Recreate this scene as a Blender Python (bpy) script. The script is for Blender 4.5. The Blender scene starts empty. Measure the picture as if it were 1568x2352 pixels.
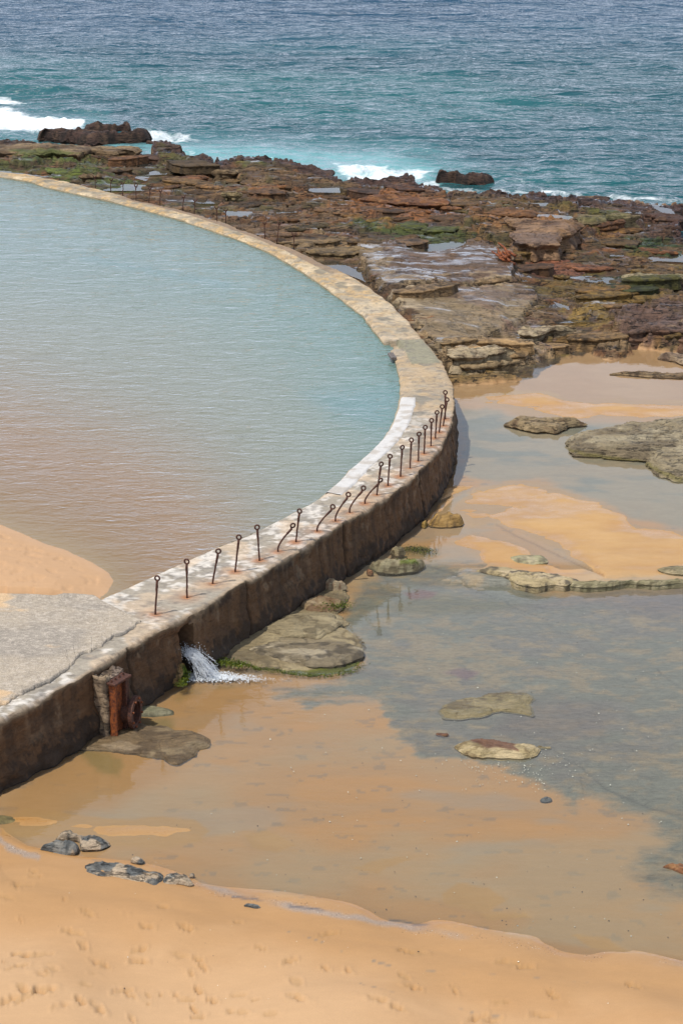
import bpy, math, random
import numpy as np
from mathutils import Vector, Matrix

random.seed(7)
rng = np.random.default_rng(7)
scene = bpy.context.scene
COL = scene.collection

# ------------------------------------------------------------------ camera, sky, sun, exposure
CAM_H, TILT, FOC = 15.0, math.radians(20.0), 4573.0      # FOC in pixels of a 1568 x 2352 picture
cam_data = bpy.data.cameras.new('camera')
cam = bpy.data.objects.new('camera', cam_data)
COL.objects.link(cam)
cam.location = (0, 0, CAM_H)
cam.rotation_euler = (math.pi / 2 - TILT, 0, 0)
cam_data.sensor_fit = 'VERTICAL'
cam_data.sensor_height = 36.0
cam_data.lens = 36.0 * FOC / 2352.0
cam_data.clip_start = 0.5
cam_data.clip_end = 6000
scene.camera = cam

SUN_DIR = Vector((0.8, 0.58, -2.1)).normalized()         # direction in which the light travels
sun_el = math.asin(-SUN_DIR.z)
sun_rot = math.atan2(-SUN_DIR.x, -SUN_DIR.y)
world = bpy.data.worlds.new('World')
scene.world = world
world.use_nodes = True
wt = world.node_tree
wt.nodes.clear()
wo = wt.nodes.new('ShaderNodeOutputWorld')
wb = wt.nodes.new('ShaderNodeBackground')
sky = wt.nodes.new('ShaderNodeTexSky')
sky.sky_type = 'NISHITA'
sky.sun_disc = False
sky.sun_elevation = sun_el
sky.sun_rotation = sun_rot
sky.air_density = 1.2
sky.dust_density = 2.5
sky.ozone_density = 2.0
# thin veil of cloud, everywhere over the sky
tc = wt.nodes.new('ShaderNodeTexCoord')
mp = wt.nodes.new('ShaderNodeMapping')
mp.inputs['Scale'].default_value = (1.0, 1.0, 3.0)
cn = wt.nodes.new('ShaderNodeTexNoise')
cn.inputs['Scale'].default_value = 2.2
cn.inputs['Detail'].default_value = 6
cn.inputs['Roughness'].default_value = 0.55
cr = wt.nodes.new('ShaderNodeMapRange')
cr.inputs[1].default_value = 0.40
cr.inputs[2].default_value = 0.66
cr.inputs[3].default_value = 0.0
cr.inputs[4].default_value = 0.40
cm = wt.nodes.new('ShaderNodeMix')
cm.data_type = 'RGBA'
cm.inputs[7].default_value = (10.6, 11.9, 14.4, 1)
wt.links.new(tc.outputs['Generated'], mp.inputs[0])
wt.links.new(mp.outputs[0], cn.inputs['Vector'])
wt.links.new(cn.outputs[0], cr.inputs[0])
sx = wt.nodes.new('ShaderNodeSeparateXYZ')
wt.links.new(tc.outputs['Generated'], sx.inputs[0])
hz = wt.nodes.new('ShaderNodeMapRange')
hz.interpolation_type = 'SMOOTHSTEP'
hz.inputs[1].default_value = 0.62
hz.inputs[2].default_value = 0.34
hz.inputs[3].default_value = 0.0
hz.inputs[4].default_value = 0.85
wt.links.new(sx.outputs[2], hz.inputs[0])
mxx = wt.nodes.new('ShaderNodeMath'); mxx.operation = 'MAXIMUM'
wt.links.new(cr.outputs[0], mxx.inputs[0]); wt.links.new(hz.outputs[0], mxx.inputs[1])
wt.links.new(mxx.outputs[0], cm.inputs[0])
wt.links.new(sky.outputs[0], cm.inputs[6])
wt.links.new(cm.outputs[2], wb.inputs[0])
wb.inputs[1].default_value = 0.10
wt.links.new(wb.outputs[0], wo.inputs[0])

sun_data = bpy.data.lights.new('sun', 'SUN')
sun_data.energy = 3.55
sun_data.angle = math.radians(0.6)
sun_data.color = (1.0, 0.95, 0.87)
sun = bpy.data.objects.new('sun', sun_data)
COL.objects.link(sun)
sun.rotation_euler = SUN_DIR.to_track_quat('-Z', 'Y').to_euler()

scene.view_settings.view_transform = 'Standard'
scene.view_settings.look = 'None'
scene.view_settings.exposure = 0.0
scene.view_settings.gamma = 1.0
scene.view_settings.use_curve_mapping = False
scene.render.engine = 'CYCLES'
scene.cycles.max_bounces = 8
scene.cycles.transparent_max_bounces = 8
scene.cycles.caustics_reflective = False
scene.cycles.caustics_refractive = False

# ------------------------------------------------------------------ surveying helpers
CT, ST = math.cos(TILT), math.sin(TILT)
POOL_Z, TOP_Z, SEA_Z = 1.10, 1.20, -0.30

def P(u, v, z):
    """Ground position of a surveyed point, at height z."""
    a, b = (u - 784.0) / FOC, (v - 1176.0) / FOC
    dx, dy, dz = a, CT - b * ST, -ST - b * CT
    t = (z - CAM_H) / dz
    return (dx * t, dy * t, z)

def PY(u, v, Y):
    a, b = (u - 784.0) / FOC, (v - 1176.0) / FOC
    t = Y / (CT - b * ST)
    return (a * t, Y, CAM_H + (-ST - b * CT) * t)

def UV(X, Y, Z):
    d = Y * CT - (Z - CAM_H) * ST
    h = Y * ST + (Z - CAM_H) * CT
    return 784.0 + FOC * X / d, 1176.0 - FOC * h / d

def hsh(ix, iy, s):
    n = (ix.astype(np.int64) * 374761393 + iy.astype(np.int64) * 668265263 + s * 1442695041) & 0xffffffff
    n = ((n ^ (n >> 13)) * 1274126177) & 0xffffffff
    n = ((n ^ (n >> 15)) * 2246822519) & 0xffffffff
    return ((n >> 8) & 0xffff).astype(np.float32) / 65535.0

def vn(x, y, s=0):
    x = np.asarray(x, dtype=np.float64); y = np.asarray(y, dtype=np.float64)
    fx, fy = np.floor(x), np.floor(y)
    tx, ty = (x - fx).astype(np.float32), (y - fy).astype(np.float32)
    tx = tx * tx * tx * (tx * (tx * 6 - 15) + 10)
    ty = ty * ty * ty * (ty * (ty * 6 - 15) + 10)
    ix, iy = fx.astype(np.int64), fy.astype(np.int64)
    a, b = hsh(ix, iy, s), hsh(ix + 1, iy, s)
    c, d = hsh(ix, iy + 1, s), hsh(ix + 1, iy + 1, s)
    return ((a + (b - a) * tx) * (1 - ty) + (c + (d - c) * tx) * ty) * 2 - 1

def fbm(x, y, s=0, o=4, g=0.5):
    r, a, t = 0, 1.0, 0.0
    x = np.asarray(x, dtype=np.float64); y = np.asarray(y, dtype=np.float64)
    for k in range(o):
        r = r + a * vn(x, y, s + k * 17)
        t += a
        a *= g
        x, y = x * 1.93 * 0.88 - y * 1.93 * 0.475 + 3.1, x * 1.93 * 0.475 + y * 1.93 * 0.88 + 7.7
    return r / t * 1.5

def ss(a, b, x):
    t = np.clip((x - a) / (b - a), 0, 1)
    return t * t * (3 - 2 * t)

def sd(poly, U, V, pad=60.0):
    """signed distance (positive inside) to a polygon; -pad far away"""
    poly = np.asarray(poly, dtype=np.float64)
    shp = U.shape
    U, V = U.ravel(), V.ravel()
    out = np.full(U.shape, -pad, dtype=np.float32)
    x0, y0 = poly.min(0) - pad
    x1, y1 = poly.max(0) + pad
    idx = np.nonzero((U > x0) & (U < x1) & (V > y0) & (V < y1))[0]
    if len(idx) == 0:
        return out.reshape(shp)
    u, v = U[idx], V[idx]
    d2 = np.full(u.shape, 1e12)
    inside = np.zeros(u.shape, dtype=bool)
    n = len(poly)
    for i in range(n):
        ax, ay = poly[i]
        bx, by = poly[(i + 1) % n]
        ex, ey = bx - ax, by - ay
        t = np.clip(((u - ax) * ex + (v - ay) * ey) / (ex * ex + ey * ey + 1e-9), 0, 1)
        d2 = np.minimum(d2, (u - ax - t * ex) ** 2 + (v - ay - t * ey) ** 2)
        if ay != by:
            c = ((ay > v) != (by > v)) & (u < (bx - ax) * (v - ay) / (by - ay) + ax)
            inside ^= c
    d = np.sqrt(d2)
    out[idx] = np.where(inside, d, -d)
    return out.reshape(shp)

def linedist(line, U, V, pad=60.0):
    line = np.asarray(line, dtype=np.float64)
    out = np.full(U.shape, pad, dtype=np.float32)
    x0, y0 = line.min(0) - pad
    x1, y1 = line.max(0) + pad
    m = (U > x0) & (U < x1) & (V > y0) & (V < y1)
    u, v = U[m], V[m]
    d2 = np.full(u.shape, pad * pad)
    for i in range(len(line) - 1):
        ax, ay = line[i]; bx, by = line[i + 1]
        ex, ey = bx - ax, by - ay
        t = np.clip(((u - ax) * ex + (v - ay) * ey) / (ex * ex + ey * ey + 1e-9), 0, 1)
        d2 = np.minimum(d2, (u - ax - t * ex) ** 2 + (v - ay - t * ey) ** 2)
    out[m] = np.sqrt(d2)
    return out

def mix(c, new, m):
    m = np.clip(m, 0, 1)[..., None]
    return c * (1 - m) + np.asarray(new, dtype=np.float32) * m

# ------------------------------------------------------------------ object helpers
def tag(o, label=None, cat=None, group=None, kind=None):
    if label: o['label'] = label
    if cat: o['category'] = cat
    if group: o['group'] = group
    if kind: o['kind'] = kind
    return o

def empty(name, loc=(0, 0, 0)):
    o = bpy.data.objects.new(name, None)
    o.location = loc
    COL.objects.link(o)
    return o

def np_mesh(name, verts, faces, mat, parent=None, col=None, att=None, smooth=True, origin=None, sharp=None):
    verts = np.asarray(verts, dtype=np.float32).reshape(-1, 3)
    faces = np.asarray(faces, dtype=np.int32)
    if origin is not None:
        verts = verts - np.asarray(origin, dtype=np.float32)
    me = bpy.data.meshes.new(name)
    k = faces.shape[1]
    me.vertices.add(len(verts))
    me.vertices.foreach_set('co', verts.ravel())
    me.loops.add(faces.size)
    me.loops.foreach_set('vertex_index', faces.ravel())
    me.polygons.add(len(faces))
    me.polygons.foreach_set('loop_start', np.arange(0, faces.size, k, dtype=np.int32))
    me.polygons.foreach_set('use_smooth', np.full(len(faces), smooth, dtype=bool))
    me.update(calc_edges=True)
    for nm, arr in (('Col', col), ('Att', att)):
        if arr is not None:
            a = me.color_attributes.new(nm, 'FLOAT_COLOR', 'POINT')
            buf = np.ones((len(verts), 4), dtype=np.float32)
            buf[:, :3] = np.asarray(arr, dtype=np.float32).reshape(-1, 3)
            a.data.foreach_set('color', buf.ravel())
    if sharp: me.set_sharp_from_angle(angle=math.radians(sharp))
    me.materials.append(mat)
    o = bpy.data.objects.new(name, me)
    if origin is not None:
        o.location = origin
    COL.objects.link(o)
    if parent:
        o.parent = parent
    return o

def grid_faces(nr, nc, keep=None, closed=False):
    i = np.arange(nr - 1)[:, None]
    j = np.arange(nc if closed else nc - 1)[None, :]
    j2 = (j + 1) % nc
    f = np.stack([i * nc + j, i * nc + j2, (i + 1) * nc + j2, (i + 1) * nc + j], -1).reshape(-1, 4)
    if keep is not None:
        f = f[keep.reshape(-1)]
    return f

# ------------------------------------------------------------------ materials
def nodes(name):
    m = bpy.data.materials.new(name)
    m.use_nodes = True
    t = m.node_tree
    t.nodes.clear()
    out = t.nodes.new('ShaderNodeOutputMaterial')
    return m, t, out

def N(t, kind, **kw):
    n = t.nodes.new(kind)
    for k, v in kw.items():
        if k in n.inputs:
            n.inputs[k].default_value = v
        else:
            setattr(n, k, v)
    return n

def math_n(t, op, a, b=None, c=None):
    n = t.nodes.new('ShaderNodeMath')
    n.operation = op
    for i, x in enumerate((a, b, c)):
        if x is None: continue
        if isinstance(x, (int, float)): n.inputs[i].default_value = x
        else: t.links.new(x, n.inputs[i])
    return n.outputs[0]

def coords(t, scale=(1, 1, 1)):
    g = t.nodes.new('ShaderNodeNewGeometry')
    m = t.nodes.new('ShaderNodeMapping')
    m.inputs['Scale'].default_value = scale
    t.links.new(g.outputs['Position'], m.inputs[0])
    return m.outputs[0]

def ground_material():
    """Colour from the mineral map; grain, relief and wetness by the maps in 'Att' (x rockiness, y wetness, z speckle)."""
    m, t, out = nodes('ground_minerals')
    L = t.links.new
    b = N(t, 'ShaderNodeBsdfPrincipled')
    c = N(t, 'ShaderNodeAttribute', attribute_name='Col')
    a = N(t, 'ShaderNodeAttribute', attribute_name='Att')
    s = t.nodes.new('ShaderNodeSeparateColor')
    L(a.outputs['Color'], s.inputs[0])
    p1, p2 = coords(t), coords(t, (0.75, 1.6, 3.0))
    n1 = N(t, 'ShaderNodeTexNoise', Scale=9.0, Detail=8.0, Roughness=0.68); L(p2, n1.inputs['Vector'])
    n2 = N(t, 'ShaderNodeTexNoise', Scale=70.0, Detail=4.0, Roughness=0.7); L(p1, n2.inputs['Vector'])
    n3 = N(t, 'ShaderNodeTexNoise', Scale=2.6, Detail=7.0, Roughness=0.65); L(p2, n3.inputs['Vector'])
    v1 = math_n(t, 'SUBTRACT', n1.outputs[0], 0.5)
    v2 = math_n(t, 'SUBTRACT', n2.outputs[0], 0.5)
    v3 = math_n(t, 'SUBTRACT', n3.outputs[0], 0.5)
    rock = s.outputs[0]
    k = math_n(t, 'MULTIPLY', v1, math_n(t, 'MULTIPLY_ADD', rock, 3.0, 0.10))
    k2 = math_n(t, 'MULTIPLY', v2, math_n(t, 'MULTIPLY_ADD', rock, 2.4, 0.30))
    k2 = math_n(t, 'MULTIPLY_ADD', v2, math_n(t, 'MULTIPLY', s.outputs[2], 2.2), k2)
    k3 = math_n(t, 'MULTIPLY', v3, math_n(t, 'MULTIPLY_ADD', rock, 1.2, 0.16))
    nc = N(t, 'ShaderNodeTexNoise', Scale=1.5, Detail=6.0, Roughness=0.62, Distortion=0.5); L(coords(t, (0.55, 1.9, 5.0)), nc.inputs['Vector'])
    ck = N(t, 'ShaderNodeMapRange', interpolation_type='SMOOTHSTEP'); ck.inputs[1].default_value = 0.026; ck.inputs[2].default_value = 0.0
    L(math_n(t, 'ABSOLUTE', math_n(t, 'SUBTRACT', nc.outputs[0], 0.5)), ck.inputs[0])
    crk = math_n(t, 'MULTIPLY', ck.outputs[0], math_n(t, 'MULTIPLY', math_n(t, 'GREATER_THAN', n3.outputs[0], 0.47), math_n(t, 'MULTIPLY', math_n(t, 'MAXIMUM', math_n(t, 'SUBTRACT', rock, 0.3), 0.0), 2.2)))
    f = math_n(t, 'ADD', math_n(t, 'ADD', math_n(t, 'ADD', k, k2), k3), 1.0)
    f = math_n(t, 'MAXIMUM', math_n(t, 'MULTIPLY', f, math_n(t, 'MULTIPLY_ADD', crk, -0.75, 1.0)), 0.12)  # crack lines darken the colour: painted shade of crevices and undercuts
    vm = N(t, 'ShaderNodeVectorMath', operation='SCALE')
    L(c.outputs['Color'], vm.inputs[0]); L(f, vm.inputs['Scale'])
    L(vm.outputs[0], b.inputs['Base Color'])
    wet = s.outputs[1]
    wn = math_n(t, 'MULTIPLY', wet, math_n(t, 'MULTIPLY_ADD', v3, 1.6, 0.9))
    L(math_n(t, 'MAXIMUM', math_n(t, 'MULTIPLY_ADD', wn, -0.68, 0.9), 0.12), b.inputs['Roughness'])
    b.inputs['Specular IOR Level'].default_value = 0.4
    pn = N(t, 'ShaderNodeTexNoise', Scale=1.0, Detail=5.0, Roughness=0.6); L(coords(t, (1.6, 7.0, 1.0)), pn.inputs['Vector'])
    pud = N(t, 'ShaderNodeMapRange'); pud.inputs[1].default_value = 0.76; pud.inputs[2].default_value = 0.88
    L(math_n(t, 'MULTIPLY_ADD', math_n(t, 'SUBTRACT', pn.outputs[0], 0.5), 1.9, math_n(t, 'MULTIPLY', wet, 0.88)), pud.inputs[0])
    ws = N(t, 'ShaderNodeMapRange', interpolation_type='SMOOTHSTEP'); ws.inputs[1].default_value = 0.5; ws.inputs[2].default_value = 1.0
    L(wet, ws.inputs[0])
    ws.inputs[4].default_value = 0.12
    sand = math_n(t, 'MULTIPLY', ws.outputs[0], math_n(t, 'SUBTRACT', 1.0, math_n(t, 'MINIMUM', math_n(t, 'MULTIPLY', rock, 2.0), 1.0)))
    L(math_n(t, 'MAXIMUM', math_n(t, 'MULTIPLY', pud.outputs[0], math_n(t, 'MINIMUM', math_n(t, 'MULTIPLY', rock, 2.0), 1.0)), sand), b.inputs['Coat Weight'])
    b.inputs['Coat Roughness'].default_value = 0.04
    b.inputs['Coat IOR'].default_value = 1.6
    h = math_n(t, 'ADD', math_n(t, 'MULTIPLY', n1.outputs[0], 0.07), math_n(t, 'MULTIPLY', n2.outputs[0], 0.012))
    h = math_n(t, 'MULTIPLY', h, math_n(t, 'MULTIPLY_ADD', rock, 1.0, 0.05))
    h = math_n(t, 'ADD', h, math_n(t, 'MULTIPLY', n2.outputs[0], 0.002))
    h = math_n(t, 'MULTIPLY_ADD', crk, -0.05, h)
    bp = N(t, 'ShaderNodeBump', Strength=0.9, Distance=1.0)
    L(h, bp.inputs['Height'])
    L(bp.outputs[0], b.inputs['Normal'])
    L(b.outputs[0], out.inputs[0])
    return m

def water_material(name, tint, scatter, waves, rough=0.03, ior=1.333, peak=1):
    """Water: mirror of the sky by Fresnel over a mix of clear and suspended matter; 'Att'.x = how much matter, .y = foam."""
    m, t, out = nodes(name)
    L = t.links.new
    a = N(t, 'ShaderNodeAttribute', attribute_name='Att')
    c = N(t, 'ShaderNodeAttribute', attribute_name='Col')
    s = t.nodes.new('ShaderNodeSeparateColor'); L(a.outputs['Color'], s.inputs[0])
    h = None
    for (sc, stretch, amp, det) in waves:
        n = N(t, 'ShaderNodeTexNoise', Scale=sc, Detail=det, Roughness=0.55, Distortion=0.6)
        L(coords(t, stretch), n.inputs['Vector'])
        w = math_n(t, 'MULTIPLY', math_n(t, 'POWER', n.outputs[0], peak) if peak != 1 else n.outputs[0], amp)
        h = w if h is None else math_n(t, 'ADD', h, w)
    bp = N(t, 'ShaderNodeBump', Strength=1.0, Distance=1.0)
    L(math_n(t, 'MULTIPLY', h, s.outputs[2]), bp.inputs['Height'])
    tr = N(t, 'ShaderNodeBsdfTransparent'); tr.inputs[0].default_value = tint + (1,)
    df = N(t, 'ShaderNodeBsdfDiffuse'); L(c.outputs['Color'], df.inputs[0]); L(bp.outputs[0], df.inputs['Normal'])
    m1 = N(t, 'ShaderNodeMixShader'); L(s.outputs[0], m1.inputs[0]); L(tr.outputs[0], m1.inputs[1]); L(df.outputs[0], m1.inputs[2])
    gl = N(t, 'ShaderNodeBsdfGlossy', Roughness=rough); L(bp.outputs[0], gl.inputs['Normal'])
    fr = N(t, 'ShaderNodeFresnel', IOR=ior); L(bp.outputs[0], fr.inputs['Normal'])
    m2 = N(t, 'ShaderNodeMixShader'); L(fr.outputs[0], m2.inputs[0]); L(m1.outputs[0], m2.inputs[1]); L(gl.outputs[0], m2.inputs[2])
    fo = N(t, 'ShaderNodeBsdfDiffuse'); fo.inputs[0].default_value = (0.82, 0.86, 0.87, 1)
    fn = N(t, 'ShaderNodeTexNoise', Scale=1.6, Detail=8.0, Roughness=0.72, Distortion=1.0); L(coords(t, (0.7, 0.5, 1)), fn.inputs['Vector'])
    fm = N(t, 'ShaderNodeMapRange'); fm.inputs[1].default_value = -0.10; fm.inputs[2].default_value = 0.20
    L(math_n(t, 'SUBTRACT', math_n(t, 'MULTIPLY', s.outputs[1], 0.9), math_n(t, 'SUBTRACT', 0.98, fn.outputs[0])), fm.inputs[0])
    L(math_n(t, 'MULTIPLY', 0, 0), fm.inputs[3]); fm.inputs[4].default_value = 1.0
    m3 = N(t, 'ShaderNodeMixShader'); L(fm.outputs[0], m3.inputs[0]); L(m2.outputs[0], m3.inputs[1]); L(fo.outputs[0], m3.inputs[2])
    L(m3.outputs[0], out.inputs[0])
    return m

def rust_material(name, c1, c2, scale=30.0):
    m, t, out = nodes(name)
    L = t.links.new
    b = N(t, 'ShaderNodeBsdfPrincipled', Roughness=0.75, Metallic=0.15)
    n = N(t, 'ShaderNodeTexNoise', Scale=scale, Detail=6.0, Roughness=0.7); L(coords(t), n.inputs['Vector'])
    r = N(t, 'ShaderNodeValToRGB')
    r.color_ramp.elements[0].position = 0.38; r.color_ramp.elements[0].color = c1 + (1,)
    r.color_ramp.elements[1].position = 0.66; r.color_ramp.elements[1].color = c2 + (1,)
    L(n.outputs[0], r.inputs[0]); L(r.outputs[0], b.inputs['Base Color'])
    bp = N(t, 'ShaderNodeBump', Strength=0.7, Distance=0.01); L(n.outputs[0], bp.inputs['Height']); L(bp.outputs[0], b.inputs['Normal'])
    L(b.outputs[0], out.inputs[0])
    return m

def froth_material():
    m, t, out = nodes('white_froth')
    L = t.links.new
    b = N(t, 'ShaderNodeBsdfPrincipled', Roughness=0.35)
    b.inputs['Base Color'].default_value = (0.8, 0.84, 0.87, 1)
    tr = N(t, 'ShaderNodeBsdfTransparent')
    mx = N(t, 'ShaderNodeMixShader'); mx.inputs[0].default_value = 0.70
    L(tr.outputs[0], mx.inputs[1]); L(b.outputs[0], mx.inputs[2])
    L(mx.outputs[0], out.inputs[0])
    return m

M_GROUND = ground_material()
M_SEA = water_material('sea_water', (0.5, 0.8, 0.8), None,
                       [(1.0, (0.10, 0.26, 1), 1.3, 2.0), (1.0, (0.42, 1.05, 1), 0.62, 3.0), (1.0, (1.5, 3.2, 1), 0.17, 2.0)], 0.22, 1.29, 3.0)
M_POOL = water_material('pool_water', (0.86, 0.93, 0.90), None,
                        [(1.0, (0.9, 2.2, 1), 0.05, 2.0), (1.0, (4.2, 7.5, 1), 0.032, 2.0)], 0.04)
M_FILM = water_material('shallow_water', (0.93, 0.95, 0.93), None,
                        [(1.0, (3.0, 9.0, 1), 0.006, 2.0), (1.0, (1.0, 1.5, 1), 0.006, 1.0)], 0.02, 1.40)
M_RUST = rust_material('rusted_iron', (0.035, 0.016, 0.012), (0.13, 0.045, 0.022))
M_RUST_BRIGHT = rust_material('flaking_orange_rust', (0.07, 0.02, 0.012), (0.36, 0.10, 0.02), 16.0)
M_FROTH = froth_material()

# ------------------------------------------------------------------ survey of the site
OUTER = [(-260, 1775), (-140, 1718), (0, 1654), (32, 1640), (177, 1561), (238, 1525), (338, 1460), (385, 1436), (419, 1420), (463, 1396), (544, 1346),
         (631, 1297), (751.5, 1224), (779, 1204.5), (861, 1158), (916, 1122), (966, 1081), (1015, 1020.5), (1037, 971), (1042.6, 932.6),
         (1043, 905), (1041, 878.7), (1020.5, 842.8), (1000, 812), (979.5, 789), (961.6, 766), (938.5, 737.7), (912.9, 709.5),
         (882, 684), (856.5, 664), (815.5, 638), (770, 612), (715, 588), (692, 577), (635.7, 551.5), (569, 528), (512.6, 507), (446, 485), (358.8, 466),
         (282, 448), (235.8, 434), (169, 420), (102.5, 406), (51, 398), (0, 393), (-120, 383), (-300, 372)]
INNER = [(-260, 1700), (-140, 1560), (0, 1500), (229.7, 1372), (279, 1352.8), (356, 1317), (449, 1276), (504, 1251), (570, 1226.5), (641.7, 1190.8), (724, 1146.8),
         (773.5, 1108), (805, 1073.5), (841, 1042.7), (877, 1006.8), (897.5, 976), (912.9, 935), (918, 904), (919, 883.8),
         (912.9, 842.8), (904, 822), (895, 800), (879.5, 783.8), (856.5, 753), (830.8, 719.8), (789.8, 689), (733, 646.4),
         (681.8, 613), (615, 574.6), (553.6, 549), (487, 526), (410, 500), (328, 478), (256, 459), (200, 447.5), (105, 426),
         (66.6, 413), (0, 402), (-120, 390), (-300, 377)]
POOL_POLY = [(-700, 1500)] + INNER[2:] + [(-700, 370)]
SPIT = [(-700, 1080), (-200, 1160), (-60, 1190), (0, 1209), (60, 1232), (150, 1262), (210, 1290), (250, 1316), (264, 1335), (250, 1358), (232, 1372),
        (200, 1420), (0, 1600), (-700, 1800)]
REEF_EDGE = [(-600, 318), (-200, 322), (0, 326), (8, 322), (60, 325), (85, 332), (170, 340), (240, 344), (300, 347), (318, 352), (330, 362), (348, 366), (352, 345),
             (372, 340), (390, 347), (440, 364), (482, 371), (492, 381), (525, 383), (532, 375), (600, 376), (640, 381), (668, 381), (700, 396),
             (745, 404), (790, 421), (835, 432), (870, 431), (905, 420), (935, 418), (955, 436), (1000, 441), (1060, 437), (1140, 444),
             (1240, 450), (1270, 458), (1300, 453), (1400, 455), (1480, 462), (1568, 464), (1900, 470), (2300, 475)]
REEF = REEF_EDGE + [(2300, 800), (1800, 800), (1568, 795), (1540, 800), (1500, 793), (1463, 790), (1446, 779), (1425, 766), (1408, 764), (1410, 776),
                    (1438, 795), (1452, 806), (1435, 815), (1400, 820), (1362, 806), (1348, 795), (1335, 808), (1290, 822), (1245, 845), (1232, 858),
                    (1184, 870), (1110, 878), (1046, 884), (900, 900), (-700, 900)]
# height control points of the smooth base surface
CTRL = [(-400, 2352, .5), (0, 2352, .42), (800, 2352, .38), (1568, 2352, .30), (2100, 2352, .3), (0, 2100, .16), (400, 2130, .15), (800, 2180, .13), (1200, 2260, .13),
        (1568, 2280, .10), (0, 1900, .03), (500, 2000, -.01), (900, 2060, -.02), (1300, 2130, -.02), (1568, 2180, -.02), (400, 1850, -.03),
        (800, 1800, -.05), (1200, 1800, -.05), (1568, 1800, -.05), (600, 1600, -.04), (1000, 1500, -.04), (1400, 1500, -.04), (1600, 1400, -.03),
        (200, 1750, -.03), (900, 1350, 0), (1200, 1300, .12), (1500, 1280, .15), (1050, 1200, .12), (1300, 1150, .12), (1500, 1100, .14),
        (1100, 1000, .1), (1300, 1020, .1), (1200, 900, .14), (1450, 920, .16), (1700, 1000, .2), (1300, 840, .12), (1500, 830, .12),
        (1050, 880, .14), (1200, 860, .2), (1360, 800, .25), (1500, 770, .32), (1020, 800, .62), (1200, 780, .42), (960, 730, .85), (1100, 700, .72),
        (1200, 720, .55), (1400, 720, .5), (1560, 720, .5), (900, 650, .98), (1100, 600, .9), (1300, 600, .5), (1500, 620, .45), (1450, 560, .4), (1550, 500, .3),
        (1300, 470, .35), (1000, 450, .5), (800, 430, .5), (700, 480, .8), (500, 450, .85), (600, 520, .98), (750, 590, 1.0), (850, 540, .95), (1000, 520, .85), (300, 400, .7),
        (100, 350, .5), (0, 385, .9), (200, 410, .95), (400, 455, .95), (500, 400, .6), (1300, 530, .6), (-300, 360, .7), (1900, 500, .3), (1900, 800, .3)]
CTRL_W = np.array([P(u, v, z) for u, v, z in CTRL])

def base_height(X, Y):
    num = np.zeros(X.shape, dtype=np.float64); den = np.zeros(X.shape, dtype=np.float64)
    for cx, cy, cz in CTRL_W:
        s = 1.0 + max(0, cy - 35) * 0.02
        d2 = (X - cx) ** 2 + ((Y - cy) * 0.6) ** 2 + 0.15
        w = 1.0 / (d2 * d2)
        num += w * cz; den += w
    return num / den

POOLS = [  # tide pools on the reef
    [(1227, 496), (1260, 494), (1300, 498), (1308, 502), (1270, 504), (1240, 501)],
    [(1254, 735), (1291, 729), (1320, 726), (1348, 731), (1345, 737), (1303, 739), (1274, 741)],
    [(1491, 593), (1534, 585), (1543, 579), (1600, 588), (1600, 602), (1520, 597), (1500, 599)],
    [(1388, 582), (1423, 581), (1420, 587), (1400, 586)],
    [(1366, 599), (1402, 597), (1396, 602), (1383, 604)],
    [(1183, 635), (1200, 633), (1216, 639), (1214, 644), (1197, 643)],
    [(1282, 696), (1304, 705), (1306, 710), (1292, 706)],
    [(1391, 478), (1457, 484), (1464, 489), (1397, 484)],
    [(1218, 468), (1250, 468), (1247, 472), (1225, 472)],
    [(1503, 468), (1540, 478), (1552, 492), (1535, 491), (1510, 479)],
    [(957, 574), (975, 567), (985, 552), (1056, 550), (1061, 561), (1025, 571), (1010, 575)],
    [(726, 592), (775, 591), (803, 605), (827, 621), (842, 650), (812, 636), (785, 620), (750, 607)],
    [(864, 664), (884, 672), (912, 706), (905, 708), (880, 684)],
    [(632, 482), (680, 478), (688, 485), (645, 488)],
    [(300, 396), (359, 387), (422, 389), (400, 397), (369, 399), (328, 402)],
    [(305, 376), (328, 366), (356, 371), (328, 382)],
    [(235, 426), (251, 422), (322, 427), (320, 436), (246, 436)],
    [(296, 404), (340, 408), (328, 414)],
    [(444, 459), (504, 460), (492, 466), (451, 465)],
    [(521, 486), (569, 488), (573, 496), (528, 495)],
    [(708, 435), (769, 433), (771, 441), (728, 440)],
    [(762, 421), (802, 424), (779, 429)],
    [(0, 393), (50, 398), (90, 404), (40, 400), (0, 396)],
    [(1320, 640), (1352, 636), (1392, 640), (1420, 648), (1400, 651), (1360, 645)],
    [(1180, 770), (1212, 764), (1222, 772), (1190, 776)],
]

# ------------------------------------------------------------------ terrain
def fan_cols(n_in, n_out, half=1.06, outer=1.9):
    core = np.linspace(-half, half, n_in)
    side = half + (outer - half) * (np.arange(1, n_out + 1) / n_out) ** 1.3
    return np.concatenate([-side[::-1], core, side])

def rows_of(steps):
    ys = [steps[0][0]]
    for (y0, d0), (y1, d1) in zip(steps[:-1], steps[1:]):
        while ys[-1] < y1:
            f = (ys[-1] - y0) / (y1 - y0)
            ys.append(ys[-1] + d0 + (d1 - d0) * f)
    return np.array(ys)

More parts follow.
